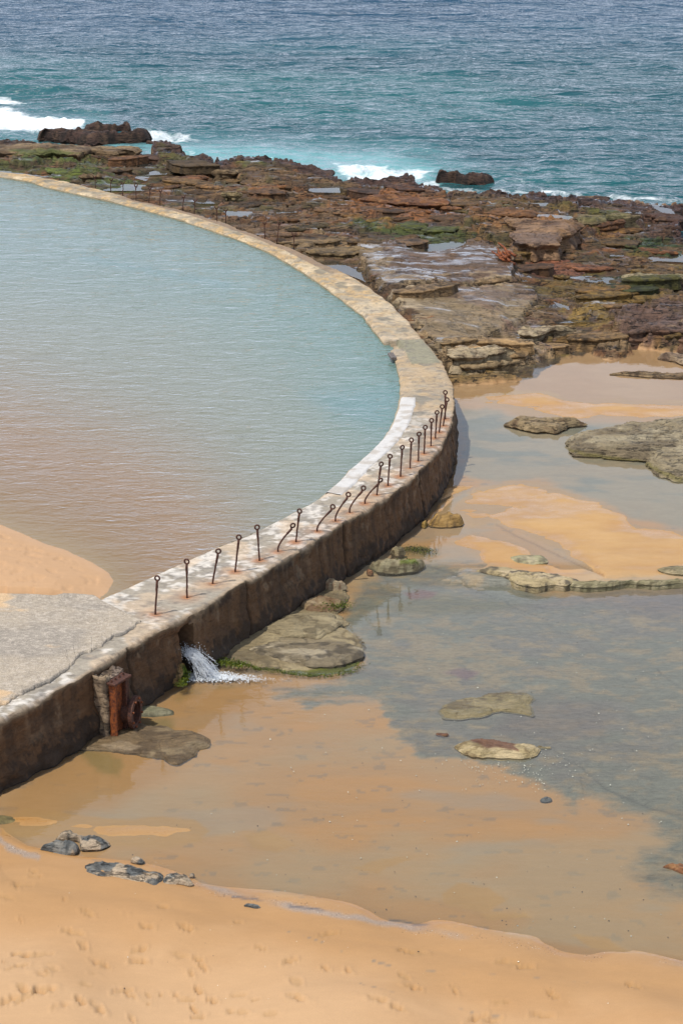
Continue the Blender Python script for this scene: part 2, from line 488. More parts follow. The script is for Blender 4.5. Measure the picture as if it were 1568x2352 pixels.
A = fan_cols(640, 36)
R = rows_of([(13.0, .6), (21.2, .06), (33, .06), (46, .085), (60, .10), (90, .14), (96, .5)])
A2, Yg = np.meshgrid(A, R)
Xg = A2 * (784.0 / FOC) * (Yg * CT + CAM_H * ST)
base = base_height(Xg, Yg)
U, V = UV(Xg, Yg, base)
f1, f2 = fbm(Xg * .9, Yg * .9, 11, 4), fbm(Xg * .9, Yg * .9, 23, 4)
g1, g2 = fbm(Xg * 4, Yg * 4, 31, 3), fbm(Xg * 4, Yg * 4, 37, 3)
WU = U + f1 * 16 + g1 * 5
WV = V + f2 * 6 + g2 * 2.5
SU, SV = U + g1 * 5, V + g2 * 2
n_lo = fbm(Xg * .35, Yg * .5, 41, 4)
n_md = fbm(Xg * 1.2, Yg * 2.0, 43, 5)
n_hi = fbm(Xg * 4.5, Yg * 7.5, 47, 4)
n_st = fbm(Xg * .7, Yg * 3.2, 53, 5)

# zones are drawn on the ground plan seen from the survey point
Upool, Vpool = UV(Xg, Yg, np.full(Xg.shape, POOL_Z))
Uc, Vc = UV(Xg, Yg, np.full(Xg.shape, 1.15))
mid_poly = []
for (a, b) in POOL_POLY[1:-1]:
    mid_poly.append((a + 12, b + 6 if b > 900 else b - 1.0))
pool_in = sd([(-700, 1560)] + mid_poly + [(-700, 370)], Upool, Vpool, 40) > 0
reef_sd = sd(REEF, SU, SV, 60)
reef_m = ss(-2, 3, reef_sd)
sea_poly = [(-900, 200)] + REEF_EDGE + [(2600, 200)]
sea_sd = sd([(-900, -200)] + REEF_EDGE + [(2600, -200)], U + g1 * 6, V + g2 * 3, 60)
sea_inlet = sd([(1538, 495), (1570, 478), (2300, 470), (2300, 560), (1600, 556), (1562, 543), (1558, 515)], SU, SV, 60)
sea_sd = np.maximum(sea_sd, sea_inlet)

# ---- reef relief: bedded ledges, terraces, cracks
SLABS = [  # traced level changes: polygon, step, edge width
    ([(-300, 316), (85, 328), (200, 338), (300, 345), (326, 360), (314, 378), (300, 372), (270, 378), (205, 372), (160, 380), (110, 372), (60, 378), (-300, 372)], .14, 2.0),
    ([(350, 338), (385, 342), (440, 362), (492, 371), (490, 386), (420, 384), (375, 377), (340, 371)], .30, 2.0),
    ([(525, 376), (620, 377), (668, 380), (700, 393), (760, 404), (792, 424), (770, 431), (700, 434), (640, 430), (560, 420), (500, 402), (480, 396)], .26, 2.5),
    ([(795, 424), (870, 428), (905, 418), (940, 417), (960, 436), (1010, 444), (1030, 470), (1045, 480), (990, 478), (900, 470), (830, 452), (700, 446), (640, 436)], .30, 3),
    ([(1030, 452), (1120, 448), (1250, 455), (1330, 465), (1320, 485), (1220, 488), (1150, 486), (1080, 492), (1055, 478)], .18, 3),
    ([(1060, 505), (1180, 488), (1230, 505), (1330, 502), (1400, 493), (1470, 490), (1482, 515), (1440, 524), (1385, 532), (1350, 541), (1330, 545), (1318, 560), (1290, 572), (1284, 592), (1240, 600),
      (1190, 598), (1172, 575), (1140, 560)], .16, 1.6),
    ([(812, 557), (900, 560), (950, 575), (1100, 556), (1140, 568), (1172, 600), (1180, 615), (1174, 632), (1190, 650), (1164, 650), (1010, 665), (884, 667), (866, 655), (845, 630)], .16, 1.3),
    ([(884, 669), (1010, 667), (1164, 652), (1230, 660), (1236, 690), (1215, 706), (1200, 735), (1100, 780), (1010, 800), (985, 780), (940, 728)], .10, 1.5),
    ([(1010, 812), (1090, 800), (1200, 775), (1290, 770), (1345, 790), (1290, 808), (1200, 830), (1130, 850), (1060, 852), (1030, 842)], .14, 1.5),
    ([(1406, 752), (1440, 762), (1452, 778), (1500, 790), (1540, 790), (1640, 770), (1640, 700), (1500, 705), (1420, 725)], .18, 1.5),
    ([(1352, 782), (1380, 770), (1410, 778), (1450, 803), (1430, 812), (1390, 812), (1360, 802)], .12, 2),
    ([(1395, 640), (1440, 632), (1500, 628), (1640, 630), (1640, 655), (1560, 662), (1480, 660), (1440, 655)], .16, 2),
    ([(1380, 655), (1440, 660), (1434, 672), (1380, 676), (1350, 678), (1380, 668)], .12, 2),
]
reef_h = np.zeros(Xg.shape, dtype=np.float32)
smooth_m = np.zeros(Xg.shape, dtype=np.float32)
groove = np.zeros(Xg.shape, dtype=np.float32)
for i, (pl, dz, w) in enumerate(SLABS):
    d = sd(pl, SU, SV, 40)
    reef_h += dz * ss(-w * .5, w * .8, d)
    # wave-cut notch at the foot of the step, on its shoreward side
    groove = np.maximum(groove, ss(-w - 3.2, -w * .7, d) * (1 - ss(-w * .7, -w * .2, d)) * 0.12 * (dz > .12))
    if i in (6, 7):
        smooth_m = np.maximum(smooth_m, ss(2, 8, d))
rough_k = 1 - .78 * smooth_m
raw = n_lo * .12 + n_md * .09 * rough_k + n_st * .13 * rough_k
step = 0.10
q = (raw + .5) / step
fr_ = q - np.floor(q)
terr = (np.floor(q) + ss(.72, .98, fr_)) * step - .5
relief = terr * (1 - .35 * smooth_m) + n_hi * .020 * rough_k + g1 * .015 * rough_k
crack = 1 - ss(0, .05, np.abs(fbm(Xg * .55, Yg * 1.2, 71, 3)))
crack2 = 1 - ss(0, .04, np.abs(fbm(Xg * 1.3, Yg * .9, 73, 3)))
relief -= (crack * .16 + crack2 * .08) * rough_k
outer_band = ss(26, 4, -sea_sd) * reef_m
knob = np.maximum(fbm(Xg * 3.2, Yg * 4.2, 77, 4), 0)
relief += outer_band * knob * .13 + outer_band * n_hi * .03
reef_z = base + reef_h + relief - groove
reef_z = np.maximum(reef_z, base + .0 - .15)
# outside of the wall: gutter and apron stay below the wall top
wall_d = linedist(OUTER, Uc, Vc, 60)
far_wall = (V < 800)
cap = TOP_Z - .12 + .02 * np.minimum(wall_d, 60)
reef_z = np.where(far_wall, np.minimum(reef_z, cap), reef_z)
gut = ss(12, 4, wall_d) * ss(760, 700, V) * ss(560, 600, V)
reef_z -= gut * .10

# ---- sand flats and rock bed in front
BANKS = [
    ([(1040, 1175), (1080, 1130), (1174, 1098), (1241, 1103), (1318, 1130), (1400, 1165), (1446, 1195), (1400, 1240), (1260, 1230), (1180, 1212), (1120, 1200), (1080, 1210)], .012, 30),  # emergent sand: polygon, height, soft edge
    ([(1087, 904), (1164, 889), (1256, 894), (1307, 914), (1420, 910), (1568, 913), (1700, 915), (1700, 955), (1568, 954), (1446, 961), (1379, 955), (1318, 961), (1200, 951), (1123, 925)], .04, 40),
    ([(1143, 1204), (1180, 1175), (1260, 1180), (1330, 1160), (1379, 1152), (1420, 1181), (1446, 1201), (1554, 1217), (1640, 1225), (1640, 1315), (1568, 1318), (1379, 1332), (1354, 1304), (1277, 1263), (1226, 1243)], .045, 40),
    ([(1020, 1243), (1082, 1225), (1154, 1243), (1205, 1263), (1277, 1304), (1256, 1319), (1123, 1299), (1097, 1268)], .045, 20),
    ([(1010, 1150), (1040, 1115), (1090, 1120), (1060, 1135), (1030, 1160), (990, 1200), (975, 1210)], .05, 12),
    ([(0, 1880), (60, 1850), (160, 1868), (300, 1880), (380, 1872), (450, 1880), (486, 1905), (470, 1932), (380, 1950), (240, 1938), (150, 1925), (0, 1920)], .002, 44),
    ([(560, 1915), (610, 1905), (690, 1935), (640, 1955), (590, 1945)], -.06, 26),
    ([(800, 1990), (900, 1965), (950, 1968), (880, 1995), (860, 2010)], -.06, 18),
    ([(1000, 2050), (1050, 2030), (1110, 2035), (1160, 2065), (1120, 2090), (1060, 2085), (1010, 2075)], -.06, 24),
    ([(1090, 2085), (1200, 2095), (1215, 2110), (1120, 2105)], -.06, 12),
    ([(1300, 2150), (1400, 2150), (1440, 2180), (1360, 2175)], -.05, 12),
]
ridge_line = [(1110, 1290), (1180, 1315), (1290, 1352), (1380, 1345), (1480, 1335), (1568, 1330), (1800, 1325)]
flat_z = base + n_lo * .010 + n_md * .004
flat_z += .012 * fbm(Xg * .5, Yg * 2.2, 81, 3)
wet_lvl = np.where(V > 1335, -.022, .085)
cov_ = sd([(-700, 1860), (-700, 1600), (0, 1560), (380, 1300), (700, 1200), (1000, 1000), (1030, 850), (1200, 820), (1330, 760), (1568, 690), (2300, 690), (2300, 2262), (1568, 2205), (1200, 2158), (960, 2112), (700, 2062), (500, 2038), (330, 1995), (180, 1975), (60, 1950), (0, 1912)], U, V, 60)
kk_ = ss(-4, 24, cov_)
flat_z = flat_z * (1 - kk_) + np.minimum(flat_z, wet_lvl + .5 * np.clip(flat_z - wet_lvl, -.1, .02) + n_lo * .008) * kk_
bank_m = np.zeros(Xg.shape, dtype=np.float32)
for pl, h_, e_ in BANKS:
    d = sd(pl, U + f1 * 14 + g1 * 5, V + f2 * 6 + g2 * 2.5, 70)
    k = ss(-e_ * .7, e_, d)
    bank_m = np.maximum(bank_m, ss(-2, 4, d))
    lvl = np.where(V > 1335, 0.0, .12)
    flat_z = flat_z * (1 - k) + (lvl + h_ * .55 + n_md * .007 + n_st * .012 + n_hi * .003) * k
# the little scarp cut by the rivulet
riv = linedist([(1143, 1204), (1180, 1224), (1226, 1245), (1277, 1270), (1330, 1295), (1387, 1322)], U + g1 * 2, V + g2, 30)
flat_z -= .030 * ss(5, 1, riv)
rip = linedist([(1015, 1152), (1040, 1138), (1085, 1126)], U + g1, V + g2, 20)
flat_z -= .04 * ss(5, 1, rip)
BEACH = [(-700, 1860), (0, 1925), (60, 1962), (180, 1985), (330, 2005), (500, 2046), (700, 2070), (960, 2120), (1200, 2165), (1568, 2212), (2300, 2270), (2300, 3400), (-700, 3400)]
beach_sd = sd(BEACH, U + f1 * 6, V + f2 * 3, 200)
flat_z = np.where(beach_sd > -40, np.maximum(flat_z, flat_z * (1 - ss(-15, 30, beach_sd)) + (base * ss(10, 100, beach_sd) + .004 + .0007 * np.clip(beach_sd, 0, 60)) * ss(-14, 60, beach_sd)), flat_z)

# rock bed under the water at the right
BED = [(800, 1375), (790, 1430), (830, 1520), (760, 1560), (640, 1590), (700, 1612), (860, 1600), (890, 1650), (905, 1690), (940, 1705), (962, 1740), (1060, 1748), (1130, 1765), (1210, 1800), (1270, 1810),
       (1320, 1860), (1340, 1830), (1420, 1868), (1480, 1890), (1530, 1935), (1490, 1950), (1450, 1990), (1500, 2040), (1700, 2080), (2300, 2080), (2300, 1325), (1568, 1335), (1290, 1355),
       (1110, 1295), (1000, 1285), (900, 1300)]
bed_sd = sd(BED, WU, WV, 60)
bed_n = fbm(Xg * 1.6, Yg * 4.5, 161, 6, .62)
soft_e = 1 + 2.2 * ss(1150, 1500, U) + 1.2 * ss(1640, 1560, V)
bed_m = ss(-7, 9, (bed_sd + 18 * bed_n) / soft_e)
NBED = [(1150, 1110), (1060, 1090), (1048, 930), (1120, 925), (1200, 955), (1320, 962), (1700, 960), (1700, 1215), (1554, 1210), (1440, 1190), (1379, 1145), (1318, 1128), (1241, 1100)]
nbed_m = ss(-3, 12, sd(NBED, WU, WV, 60))
plate = sd([(1440, 1757), (1490, 1742), (1520, 1738), (1527, 1712), (1560, 1700), (1700, 1700), (1700, 1850), (1568, 1812), (1485, 1806), (1462, 1790)], SU, SV, 40)
plate2 = sd([(940, 1668), (1010, 1690), (1045, 1690), (1060, 1748), (962, 1740), (950, 1705)], SU, SV, 40)
plate3 = sd([(1240, 1795), (1330, 1790), (1352, 1852), (1330, 1850), (1318, 1822), (1300, 1800)], SU, SV, 40)
flat_z += bed_m * (.006 * fbm(Xg * 3, Yg * 4, 83, 3) + .012 * n_md + .016 * ss(-1, 2, plate) + .014 * ss(-1, 2, plate2) + .014 * ss(-1, 2, plate3))
bedcr = (1 - ss(0, .02, np.abs(vn(Xg * .22 + .16 * Yg + .1 * n_lo, Yg * .09, 171)))) * bed_m * ss(-.1, .3, n_lo + .3 * f1)
flat_z -= bedcr * .015
in_pan = (V > 1345)
flat_z = np.where(in_pan & (bed_m > .5) & (bank_m < .3), np.minimum(flat_z, -.006 + .004 * g1), flat_z)
# trodden and current-raised ground between wall and bed
out_z = flat_z * (1 - reef_m) + reef_z * reef_m
out_z = out_z * (1 - ss(0, 5, sea_sd)) + (-3.0) * ss(0, 5, sea_sd)

# tide pools sink into the reef
pool_sheets = []
for pl in POOLS:
    d = sd(pl, U + g1 * 2.0, V + g2 * 1.0, 30)
    core = d > 0
    if not core.any():
        continue
    lvl = float(np.percentile(out_z[core], 40))
    rim_ = ss(-13, -8, d)
    out_z = out_z * (1 - rim_) + np.minimum(out_z, lvl + .015 + .012 * np.maximum(-d, 0)) * rim_
    k = ss(-2.6, 1.0, d)
    out_z = out_z * (1 - k) + np.minimum(out_z, lvl - .07) * k
    pool_sheets.append((pl, lvl))

# footprints on the beach
FEET_L = [(155, 525), (170, 552), (75, 605), (30, 662), (95, 600), (300, 668), (95, 768), (400, 733), (590, 737), (750, 690), (670, 795), (855, 800), (1090, 750), (335, 830),
          (385, 905), (640, 903), (635, 957), (95, 950), (175, 962), (475, 985), (20, 1000), (930, 980), (880, 1015), (85, 1040), (240, 1045), (215, 1065), (430, 1045), (190, 1080),
          (410, 1112), (560, 1110), (600, 1125), (680, 1118), (740, 1113), (905, 1085), (860, 1135), (970, 1140), (1100, 1125), (1200, 888), (1365, 1082), (1500, 990), (1510, 812),
          (110, 1160), (190, 1165), (210, 1160), (680, 1160), (890, 1185), (40, 1215), (110, 1210), (370, 1200), (300, 1230), (460, 1222), (900, 1225), (1110, 1217), (1240, 1240),
          (610, 1250), (1380, 1175), (1180, 1162), (1330, 955), (830, 925), (900, 940), (800, 1110)]
FEET_R = [(330, 1095), (165, 1185), (75, 1168), (520, 1090), (690, 1218), (920, 1195), (1330, 1050), (770, 940), (840, 958), (290, 888), (350, 894), (750, 1138), (965, 1098), (30, 1000),
          (290, 1035), (620, 1215), (260, 1225)]
feet = [(x / 2.0, 1722.5 + y / 2.0) for x, y in FEET_L] + [(784 + x / 2.0, 1722.5 + y / 2.0) for x, y in FEET_R]
foot_z = np.zeros(Xg.shape, dtype=np.float32)
foot_c = np.zeros(Xg.shape, dtype=np.float32)
for k, (fu, fv) in enumerate(feet):
    X0, Y0, _ = P(fu, fv, .25)
    ang = random.uniform(-1.0, 1.0)
    s_ = random.uniform(.5, 1.15)
    r0, r1 = np.searchsorted(R, Y0 - .5), np.searchsorted(R, Y0 + .5)
    xs, ys = Xg[r0:r1], Yg[r0:r1]
    dx, dy = xs - X0, ys - Y0
    a_ = dx * math.cos(ang) + dy * math.sin(ang)
    b_ = -dx * math.sin(ang) + dy * math.cos(ang)
    wob = g1[r0:r1] * .035
    rr = np.sqrt((a_ / (.15 * s_)) ** 2 + ((b_ + .02 * np.sin(a_ * 14)) / (random.uniform(.045, .075) * s_)) ** 2) + wob * 16
    dep = random.uniform(.014, .036)
    foot_c[r0:r1] = np.maximum(foot_c[r0:r1], ss(1.15, .5, rr + .5 * fbm(xs * 12, ys * 12, 97, 3)))
    foot_z[r0:r1] += -dep * ss(1.05, .6, rr) * (1 + .8 * fbm(xs * 14, ys * 14, 91, 2)) + dep * .45 * ss(.9, 1.15, rr) * ss(1.7, 1.2, rr)
beach_m = ss(0, 30, beach_sd)
out_z += (foot_z + .005 * n_md + .0006 * fbm(Xg * 6, Yg * 6, 93, 2)) * beach_m

# ---- pool floor
spit_sd = sd(SPIT, Upool + f1 * 5, Vpool + f2 * 3, 900)
pool_floor = np.where(spit_sd > 0, POOL_Z + .0022 * np.minimum(spit_sd, 90) + .006 * n_md, POOL_Z - 1.15 * (1 - np.exp(spit_sd / 500.0)))
pool_floor += np.where(spit_sd > 4, .035 * np.minimum(fbm(Xg * 5, Yg * 5, 95, 3) + .15, 0) * ss(8, 30, spit_sd), .012 * n_lo)
deck_area = sd([(-300, 1366), (0, 1371), (150, 1378), (212, 1382), (330, 1424), (282, 1470), (-300, 1800)], Upool, Vpool, 40)
pool_floor = np.where(deck_area > 0, np.minimum(pool_floor, POOL_Z - .1), pool_floor)
Z = np.where(pool_in, pool_floor, out_z)
# ground dips under the wall and the deck so that it never shows through them
Zf = Z

# ---- colour map
C = np.zeros(Xg.shape + (3,), dtype=np.float32)
C[:] = (.44, .25, .11)
sandn = fbm(Xg * .5, Yg * .8, 101, 4)
C = mix(C, (.49, .30, .15), ss(-.3, .6, sandn) * .6)
C = mix(C, (.38, .22, .10), ss(.1, .7, fbm(Xg * 1.8, Yg * 2.6, 117, 5)) * .22)
dry = ss(120, 300, beach_sd + 40 * f1)
C = mix(C, (.505, .318, .168), dry * .8)
wet_sand = ss(200, 40, beach_sd + 40 * f1) * (beach_sd > -60)
C = mix(C, (.385, .215, .088), wet_sand * .85)
pan_sand = ss(0, -20, beach_sd) * ss(900, 1000, V)
C = mix(C, (.45, .25, .10), pan_sand * .7)
C = mix(C, (.52, .255, .07), pan_sand * ss(.05, .6, fbm(Xg * .45, Yg * 1.3, 105, 5)) * .55)
C = mix(C, (.36, .27, .19), pan_sand * ss(.1, .6, fbm(Xg * .5, Yg * 1.1, 106, 5)) * .6)
C = mix(C, (.16, .15, .13), pan_sand * ss(.62, .75, fbm(Xg * 3.1, Yg * 6, 108, 4)) * .4)
C = mix(C, (.36, .30, .20), ss(.1, .9, fbm(Xg * .35, Yg * .5, 103, 4) + .5 * ss(1100, 1500, U)) * pan_sand * .45)
C = mix(C, (.44, .255, .095), bank_m * .85)
C = mix(C, (.49, .30, .12), bank_m * ss(-.1, .6, fbm(Xg * .6, Yg * 1.6, 110, 4)) * .6)
C = mix(C, (.26, .14, .055), ss(2.6, .8, riv) * .7)
# orange painted where the wall's reflection keeps sky glare off the water
wf = sd([(0, 1850), (180, 1700), (400, 1580), (500, 1560), (620, 1580), (560, 1640), (480, 1720), (260, 1860), (120, 1880), (0, 1900)], WU, WV, 60)
C = mix(C, (.40, .20, .055), ss(-20, 25, wf) * .6)
# rock bed colours
bedc = np.zeros_like(C); bedc[:] = (.185, .182, .145)
bedc = mix(bedc, (.185, .16, .14), ss(.0, .6, fbm(Xg * .5, Yg * 1.0, 107, 4)) * .6)
bedc = mix(bedc, (.31, .235, .14), ss(-.35, .55, fbm(Xg * 2.6, Yg * 5.0, 109, 6, .62) + .35 * ss(-10, 60, sd([(840, 1420), (1100, 1440), (1320, 1500), (1420, 1560), (1250, 1620), (1050, 1590), (860, 1600)], WU, WV, 80)) - .12) * .8)
bedc = mix(bedc, (.14, .125, .06), ss(-12, 14, sd([(860, 1385), (1000, 1360), (1180, 1375), (1220, 1385), (1100, 1400), (980, 1410), (900, 1408)], WU, WV, 50)) * .7)
bedc = mix(bedc, (.20, .09, .08), ss(-4, 6, sd([(918, 1362), (960, 1352), (1005, 1360), (990, 1372), (930, 1376)], WU, WV, 30)) * .8)
bedc = mix(bedc, (.17, .10, .115), ss(-6, 6, sd([(1010, 1545), (1060, 1530), (1100, 1545), (1070, 1560)], WU, WV, 30)) * .8)
bedc = mix(bedc, (.16, .125, .11), ss(-20, 35, sd([(1170, 1610), (1300, 1600), (1420, 1640), (1370, 1700), (1250, 1712), (1130, 1700)], WU, WV, 50)) * .6)
bedc = mix(bedc, (.165, .125, .12), ss(-20, 30, sd([(1300, 1345), (1568, 1330), (1700, 1400), (1500, 1420), (1340, 1390), (1150, 1395)], WU, WV, 50)) * .6)
bedc = mix(bedc, (.07, .07, .06), bedcr * .5)
C = C * (1 - bed_m[..., None]) + bedc * bed_m[..., None]
nb = mix(np.broadcast_to(np.array((.30, .25, .17), dtype=np.float32), C.shape), (.17, .19, .16), ss(-.1, .5, fbm(Xg * .9 + .4 * Yg, Yg * 1.6, 113, 4)))
nbm = nbed_m * (1 - reef_m) * (1 - bank_m) * .85
C = C * (1 - nbm[..., None]) + nb * nbm[..., None]
# moss near the wall foot and on the flats
for pl in ([(930, 1255), (975, 1245), (1000, 1262), (985, 1280), (940, 1280)], [(380, 1560), (460, 1572), (540, 1572), (480, 1590), (420, 1600)],
           [(190, 1720), (290, 1735), (285, 1790), (215, 1780)], [(1045, 930), (1085, 935), (1110, 946), (1060, 948)], [(330, 1640), (400, 1640), (420, 1680), (350, 1690)]):
    d = sd(pl, WU, WV, 40)
    C = mix(C, (.13, .12, .02), ss(-10, 14, d + 14 * n_md) * .5 * (1 - ss(.5, 1, reef_m)))
# shell-grit line along the top of the wash, dark specks
DL1 = [(-60, 1905), (0, 1928), (25, 1945), (60, 1962), (90, 1968)]
DL2 = [(350, 1975), (500, 2046), (640, 2072), (760, 2098), (880, 2120), (960, 2132), (1080, 2155), (1200, 2172), (1330, 2190), (1450, 2203), (1568, 2215)]
grit_line = linedist([(-60, 1905), (0, 1928), (25, 1945), (60, 1962), (90, 1968)], U + g1 * 6, V + g2 * 4, 40)
grit_line2 = linedist([(350, 1975), (500, 2046), (640, 2072), (760, 2098), (880, 2120), (960, 2132), (1080, 2155), (1200, 2172), (1330, 2190), (1450, 2203), (1568, 2215), (1800, 2240)], U + g1 * 6, V + g2 * 4, 40)
gl = np.maximum(ss(10, 2, grit_line), ss(11, 2, grit_line2) * ss(-.6, .4, fbm(Xg * .8, Yg * .5, 119, 3)))
C = mix(C, (.30, .25, .21), gl * .75)
dl = linedist([(540, 2060), (700, 2082), (830, 2100), (960, 2122), (1000, 2130)], U + g1 * 5, V + g2 * 3, 30)
C = mix(C, (.10, .095, .10), ss(4.5, 1, dl) * ss(-.2, .3, fbm(Xg * 2, Yg * 2, 121, 3)) * .8)
for ln in ([(660, 2140), (740, 2170), (880, 2220), (1000, 2240)], [(780, 2190), (880, 2218), (1020, 2240), (1200, 2245), (1350, 2262)], [(830, 2265), (960, 2300), (1080, 2330), (1180, 2345)]):
    d = linedist(ln, U + f1 * 6, V + f2 * 4 + g2, 30)
    C = mix(C, (.22, .17, .12), ss(2.2, .4, d) * ss(.0, .5, fbm(Xg * 5, Yg * 5, 123, 2)) * .7)

C = mix(C, (.37, .22, .09), foot_c * beach_m * .38)
# ---- reef colours
rc = np.zeros_like(C); rc[:] = (.085, .052, .028)
rc = mix(rc, (.185, .12, .062), ss(-.1, .5, n_st) * .85)
rc = mix(rc, (.075, .055, .022), ss(.0, .5, fbm(Xg * .8, Yg * 1.4, 131, 4)) * .75)
rc = mix(rc, (.17, .125, .03), ss(.15, .55, fbm(Xg * 1.1, Yg * 1.5, 133, 4)) * ss(1000, 1250, U) * .8)
rc = mix(rc, (.20, .085, .03), ss(.15, .6, fbm(Xg * .9, Yg * 2.2, 135, 4)) * .55)
rc = mix(rc, (.055, .07, .014), ss(.3, .65, fbm(Xg * 1.0, Yg * 1.5, 137, 4)) * ss(700, 500, V) * .5)
def patch(poly, color, amt, lo=-5, hi=5, speck=.0):
    global rc
    d = sd(poly, WU, WV, 50)
    k = ss(lo, hi, d + (speck + .5) * (n_hi * 8 + n_md * 10 + n_st * 6))
    rc = mix(rc, color, k * amt)
patch([(800, 507), (918, 507), (1051, 538), (1092, 548), (1051, 556), (969, 556), (892, 538), (815, 518)], (.055, .080, .014), .9, speck=.7)
patch([(0, 378), (100, 380), (240, 382), (235, 405), (130, 402), (60, 398), (0, 392), (-200, 390), (-200, 375)], (.06, .085, .016), .75, speck=1)
patch([(120, 408), (179, 407), (178, 419), (130, 418)], (.085, .14, .016), .9, speck=.5)
patch([(240, 406), (323, 408), (330, 420), (250, 420)], (.065, .10, .02), .8, speck=.8)
patch([(15, 338), (130, 342), (200, 352), (130, 366), (60, 360)], (.07, .11, .02), .75, speck=1.5)
patch([(400, 365), (482, 371), (485, 385), (440, 381), (345, 378), (360, 368)], (.085, .10, .022), .8, speck=1)
patch([(530, 377), (625, 380), (640, 388), (560, 388)], (.085, .11, .02), .8, speck=.7)
patch([(1297, 502), (1360, 497), (1440, 492), (1440, 503), (1357, 511), (1320, 511)], (.075, .09, .018), .75, speck=.8)
patch([(1430, 558), (1500, 556), (1600, 563), (1600, 590), (1530, 582), (1450, 576)], (.022, .05, .008), .9, speck=.8)
patch([(1372, 630), (1430, 632), (1474, 650), (1500, 668), (1460, 668), (1400, 648)], (.025, .045, .01), .85, speck=.8)
patch([(1354, 676), (1505, 672), (1503, 702), (1420, 716), (1405, 745), (1305, 742), (1362, 716), (1280, 682)], (.18, .125, .032), .85, speck=1)
patch([(1220, 645), (1300, 640), (1420, 662), (1380, 680), (1280, 690)], (.13, .095, .028), .7, speck=1)
patch([(1211, 612), (1240, 602), (1330, 606), (1340, 628), (1260, 632), (1215, 625)], (.20, .085, .055), .85, speck=.7)
patch([(815, 451), (959, 456), (1031, 480), (1035, 494), (969, 494), (826, 479)], (.20, .08, .022), .75, speck=.7)
patch([(760, 470), (1050, 500), (1000, 506), (800, 500)], (.20, .09, .035), .6, speck=1)
patch([(1090, 495), (1318, 510), (1320, 535), (1240, 530), (1090, 525)], (.26, .125, .04), .75, speck=1.2)
patch([(1405, 712), (1640, 695), (1640, 790), (1480, 785), (1430, 765), (1400, 740)], (.115, .075, .07), .8, speck=.8)
patch([(640, 540), (830, 545), (850, 580), (740, 585), (660, 570)], (.20, .155, .095), .7, speck=1)
patch([(500, 505), (700, 540), (660, 560), (560, 535), (480, 505)], (.17, .115, .075), .7)
patch([(812, 557), (900, 560), (950, 575), (1100, 556), (1140, 568), (1180, 610), (1190, 650), (1010, 665), (884, 667), (845, 630)], (.125, .085, .062), .85, speck=.5)
patch([(812, 557), (860, 565), (900, 640), (1000, 655), (1170, 640), (1170, 650), (1010, 665), (884, 667), (845, 630)], (.26, .21, .14), .6, speck=.9)
patch([(884, 669), (1010, 667), (1164, 652), (1236, 690), (1215, 706), (1200, 745), (1100, 800), (1010, 820), (985, 790), (940, 728)], (.25, .20, .13), .85, speck=.8)
patch([(960, 672), (1100, 668), (1200, 665), (1235, 690), (1130, 705), (1010, 690)], (.155, .11, .085), .8, speck=.7)
patch([(888, 672), (940, 670), (960, 685), (1000, 700), (940, 715)], (.42, .36, .27), .7, speck=.5)
patch([(1010, 812), (1090, 790), (1180, 770), (1230, 790), (1300, 800), (1200, 835), (1130, 855), (1040, 862)], (.33, .25, .155), .9, speck=.6)
patch([(1130, 740), (1240, 720), (1240, 765), (1160, 775)], (.26, .20, .14), .7, speck=.8)
patch([(1150, 735), (1235, 730), (1232, 752), (1170, 756)], (.14, .085, .075), .7, speck=.8)
patch([(1240, 775), (1290, 775), (1275, 800), (1245, 800)], (.13, .075, .07), .7, speck=.8)
patch([(1230, 750), (1330, 745), (1340, 780), (1290, 790)], (.30, .23, .145), .75, speck=.8)
patch([(1040, 852), (1150, 845), (1240, 835), (1240, 860), (1184, 872), (1046, 886)], (.21, .145, .055), .8, speck=1)
patch([(1355, 775), (1400, 770), (1455, 800), (1400, 815)], (.24, .175, .10), .8, speck=.8)
patch([(1430, 478), (1568, 462), (1900, 462), (1900, 560), (1500, 545), (1400, 535), (1400, 520), (1480, 515)], (.075, .042, .032), .8, speck=.8)
rc = mix(rc, (.058, .030, .026), np.clip(outer_band * 1.3 + .5 * outer_band * knob, 0, 1) * .9)
slope_y = np.gradient(Zf, axis=0) / np.gradient(Yg, axis=0)
steep = ss(.5, 1.4, np.abs(slope_y))
rc = mix(rc, (.034, .026, .014), (crack * .7 + crack2 * .5) * rough_k)  # crevice shade put into the reef colour along the cracks
rc = mix(rc, rc * np.array((1.5, 1.45, 1.35)), ss(.1, .5, n_hi * .5 + n_md * .6) * .7)
rc = rc * np.array((.88, .80, .68), dtype=np.float32)
C = C * (1 - reef_m[..., None]) + rc * reef_m[..., None]
in_sea = ss(0, 6, sea_sd)
C = mix(C, (.05, .035, .03), in_sea)
C = np.where(pool_in[..., None], mix(np.broadcast_to(np.array((.47, .285, .15), dtype=np.float32), C.shape), (.33, .31, .22), ss(-60, -420, spit_sd)), C)
rockm = np.clip(reef_m * (1 - .45 * smooth_m) + bed_m * .35 + nbed_m * .12, 0, 1) * (~pool_in)
wetm = np.clip(reef_m * (.34 + .5 * ss(.0, .5, fbm(Xg * 1.1, Yg * 4, 141, 4))) + smooth_m * .60 * ss(-.1, .25, fbm(Xg * 1.6, Yg * 6, 143, 4)) * ss(720, 650, V) + outer_band * .2
               + .45 * ss(40, -10, beach_sd) * (1 - reef_m), 0, 1)
for pl in POOLS:
    wetm *= 1 - ss(-3, 0, sd(pl, U, V, 20))
lvl_map = .12 * ss(1345, 1300, V)
shore = ss(.034, .006, Z - lvl_map) * ss(-.002, .003, Z - lvl_map) * (1 - reef_m) * (cov_ > -30) * (1 - ss(0, 60, beach_sd))
wetm = np.maximum(wetm, shore * .95)
C = mix(C, C * np.array((.86, .80, .72)), shore * (1 - bed_m) * .8)
